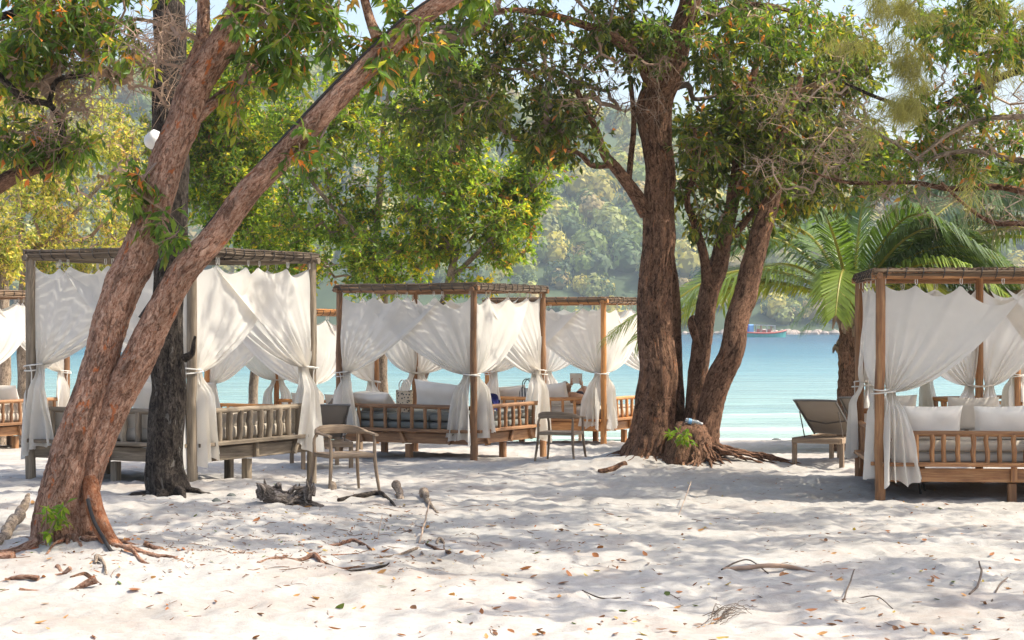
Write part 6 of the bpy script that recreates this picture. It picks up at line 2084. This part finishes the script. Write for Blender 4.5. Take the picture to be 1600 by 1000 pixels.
def fleaf(k, seed):
    rs_ = np.random.RandomState(seed)
    nu, nv = 7, 3
    a = np.linspace(0, 1, nu)[:, None]
    b_ = np.linspace(-1, 1, nv)[None]
    w = .24 * np.sin(math.pi * np.clip(a, .02, .98) ** .9) ** .8
    cu = rs_.uniform(.15, .55)
    X = a - .5 + 0 * b_
    Y = w * b_
    Z = cu * (a - .45) ** 2 + .30 * np.abs(b_) * w * rs_.uniform(.3, 1.6) + .02
    V = np.stack([X, Y, Z], -1)
    mb = MB().grid(V, nu, nv)
    n_ = sum(len(q) for q in mb.q)
    return raw_mesh('fallen_leaf', np.concatenate(mb.v), np.concatenate(mb.q), M['dryleaf'], True, None, np.tile(np.array(LC[k][0]), (n_, 1)))


FL = [[fleaf(k, k * 7 + j) for j in range(3)] for k in range(5)]
rs = np.random.RandomState(12)
pts = []
for i in range(620):
    px, py = rs.uniform(-10, 1610), 725 + 280 * rs.uniform(0, 1) ** 0.8
    if 20 < px < 700 and py > 880 and rs.uniform() < .45: continue
    pts.append((px, py))
pts = [p for p in pts if p[1] < 1003]
pts.sort(key=lambda p: -p[1])
for i in range(900):
    if rs.uniform() < .7:
        px, py = rs.normal(420, 240), 842 + rs.normal() * 26
    else:
        px, py = rs.uniform(0, 1600), 722 + rs.uniform(0, 1) ** 1.5 * 170
    if 722 < py < 920 and -5 < px < 1605: pts.append((px, py))
nbig = sum(1 for p in pts if 1) - 900 if 0 else 480
rest = MB()
rl = []
for i, (px, py) in enumerate(pts):
    q = gpy(px, py)
    k = rs.choice(5, p=(.34, .3, .2, .08, .08))
    s = rs.uniform(.03, .075) if rs.uniform() < .85 else rs.uniform(.075, .11)
    if i >= nbig: s = rs.uniform(.014, .045)
    mt = Matrix.Translation(Vector(q + np.array((0, 0, .004)))) @ Matrix.Rotation(rs.uniform(0, 6.3), 4, 'Z') @ Matrix.Rotation(rs.normal() * .35, 4, 'X') @ Matrix.Rotation(rs.normal() * .3, 4, 'Y') @ Matrix.Scale(s, 4)
    if i < 300:
        o = bpy.data.objects.new('fallen_leaf', FL[k][rs.randint(0, 3)])
        o.matrix_world = mt
        COL.objects.link(o)
        tag(o, LC[k][1], 'leaf', ('orange-brown', 'dark brown', 'tan', 'green', 'yellow')[k] + ' leaves fallen on the sand')
    else:
        me = FL[k][rs.randint(0, 3)]
        co = np.empty(len(me.vertices) * 3, dtype=np.float32)
        me.vertices.foreach_get('co', co)
        mm_ = np.array(mt)
        v = co.reshape(-1, 3) @ mm_[:3, :3].T + mm_[:3, 3]
        rest.grid(v, 7, 3)
        rl += [LC[k][0]] * 12
me = raw_mesh('leaf_litter', np.concatenate(rest.v), np.concatenate(rest.q), M['dryleaf'], True, None, np.array(rl))
tag(link(me, 'leaf_litter'), kind='stuff')
mb = MB()
for i in range(1500):
    if rs.uniform() < .6:
        px, py = rs.normal(480, 230), rs.normal(835, 45)
    else:
        px, py = rs.uniform(0, 1600), 730 + 260 * rs.uniform() ** .8
    if py < 720 or py > 995 or (py > 890 and rs.uniform() < .7): continue
    q = gpy(px, py)
    a = rs.uniform(0, 6.3)
    ln = rs.uniform(.015, .07) if rs.uniform() < .8 else rs.uniform(.07, .2)
    p = q[:2].copy()
    pts = []
    for k in range(4):
        pts.append((p[0], p[1], gz(p[0], p[1]) + .002 + .006 * rs.uniform()))
        a += rs.normal() * .5
        p = p + np.array((math.cos(a), math.sin(a))) * ln / 3
    mb.tube(np.array(pts), np.array([.7, 1, .8, .4]) * rs.uniform(.0015, .0042), 4, False)
mb.build('twig_litter', M['twig_litter'], None, True, 'stuff')
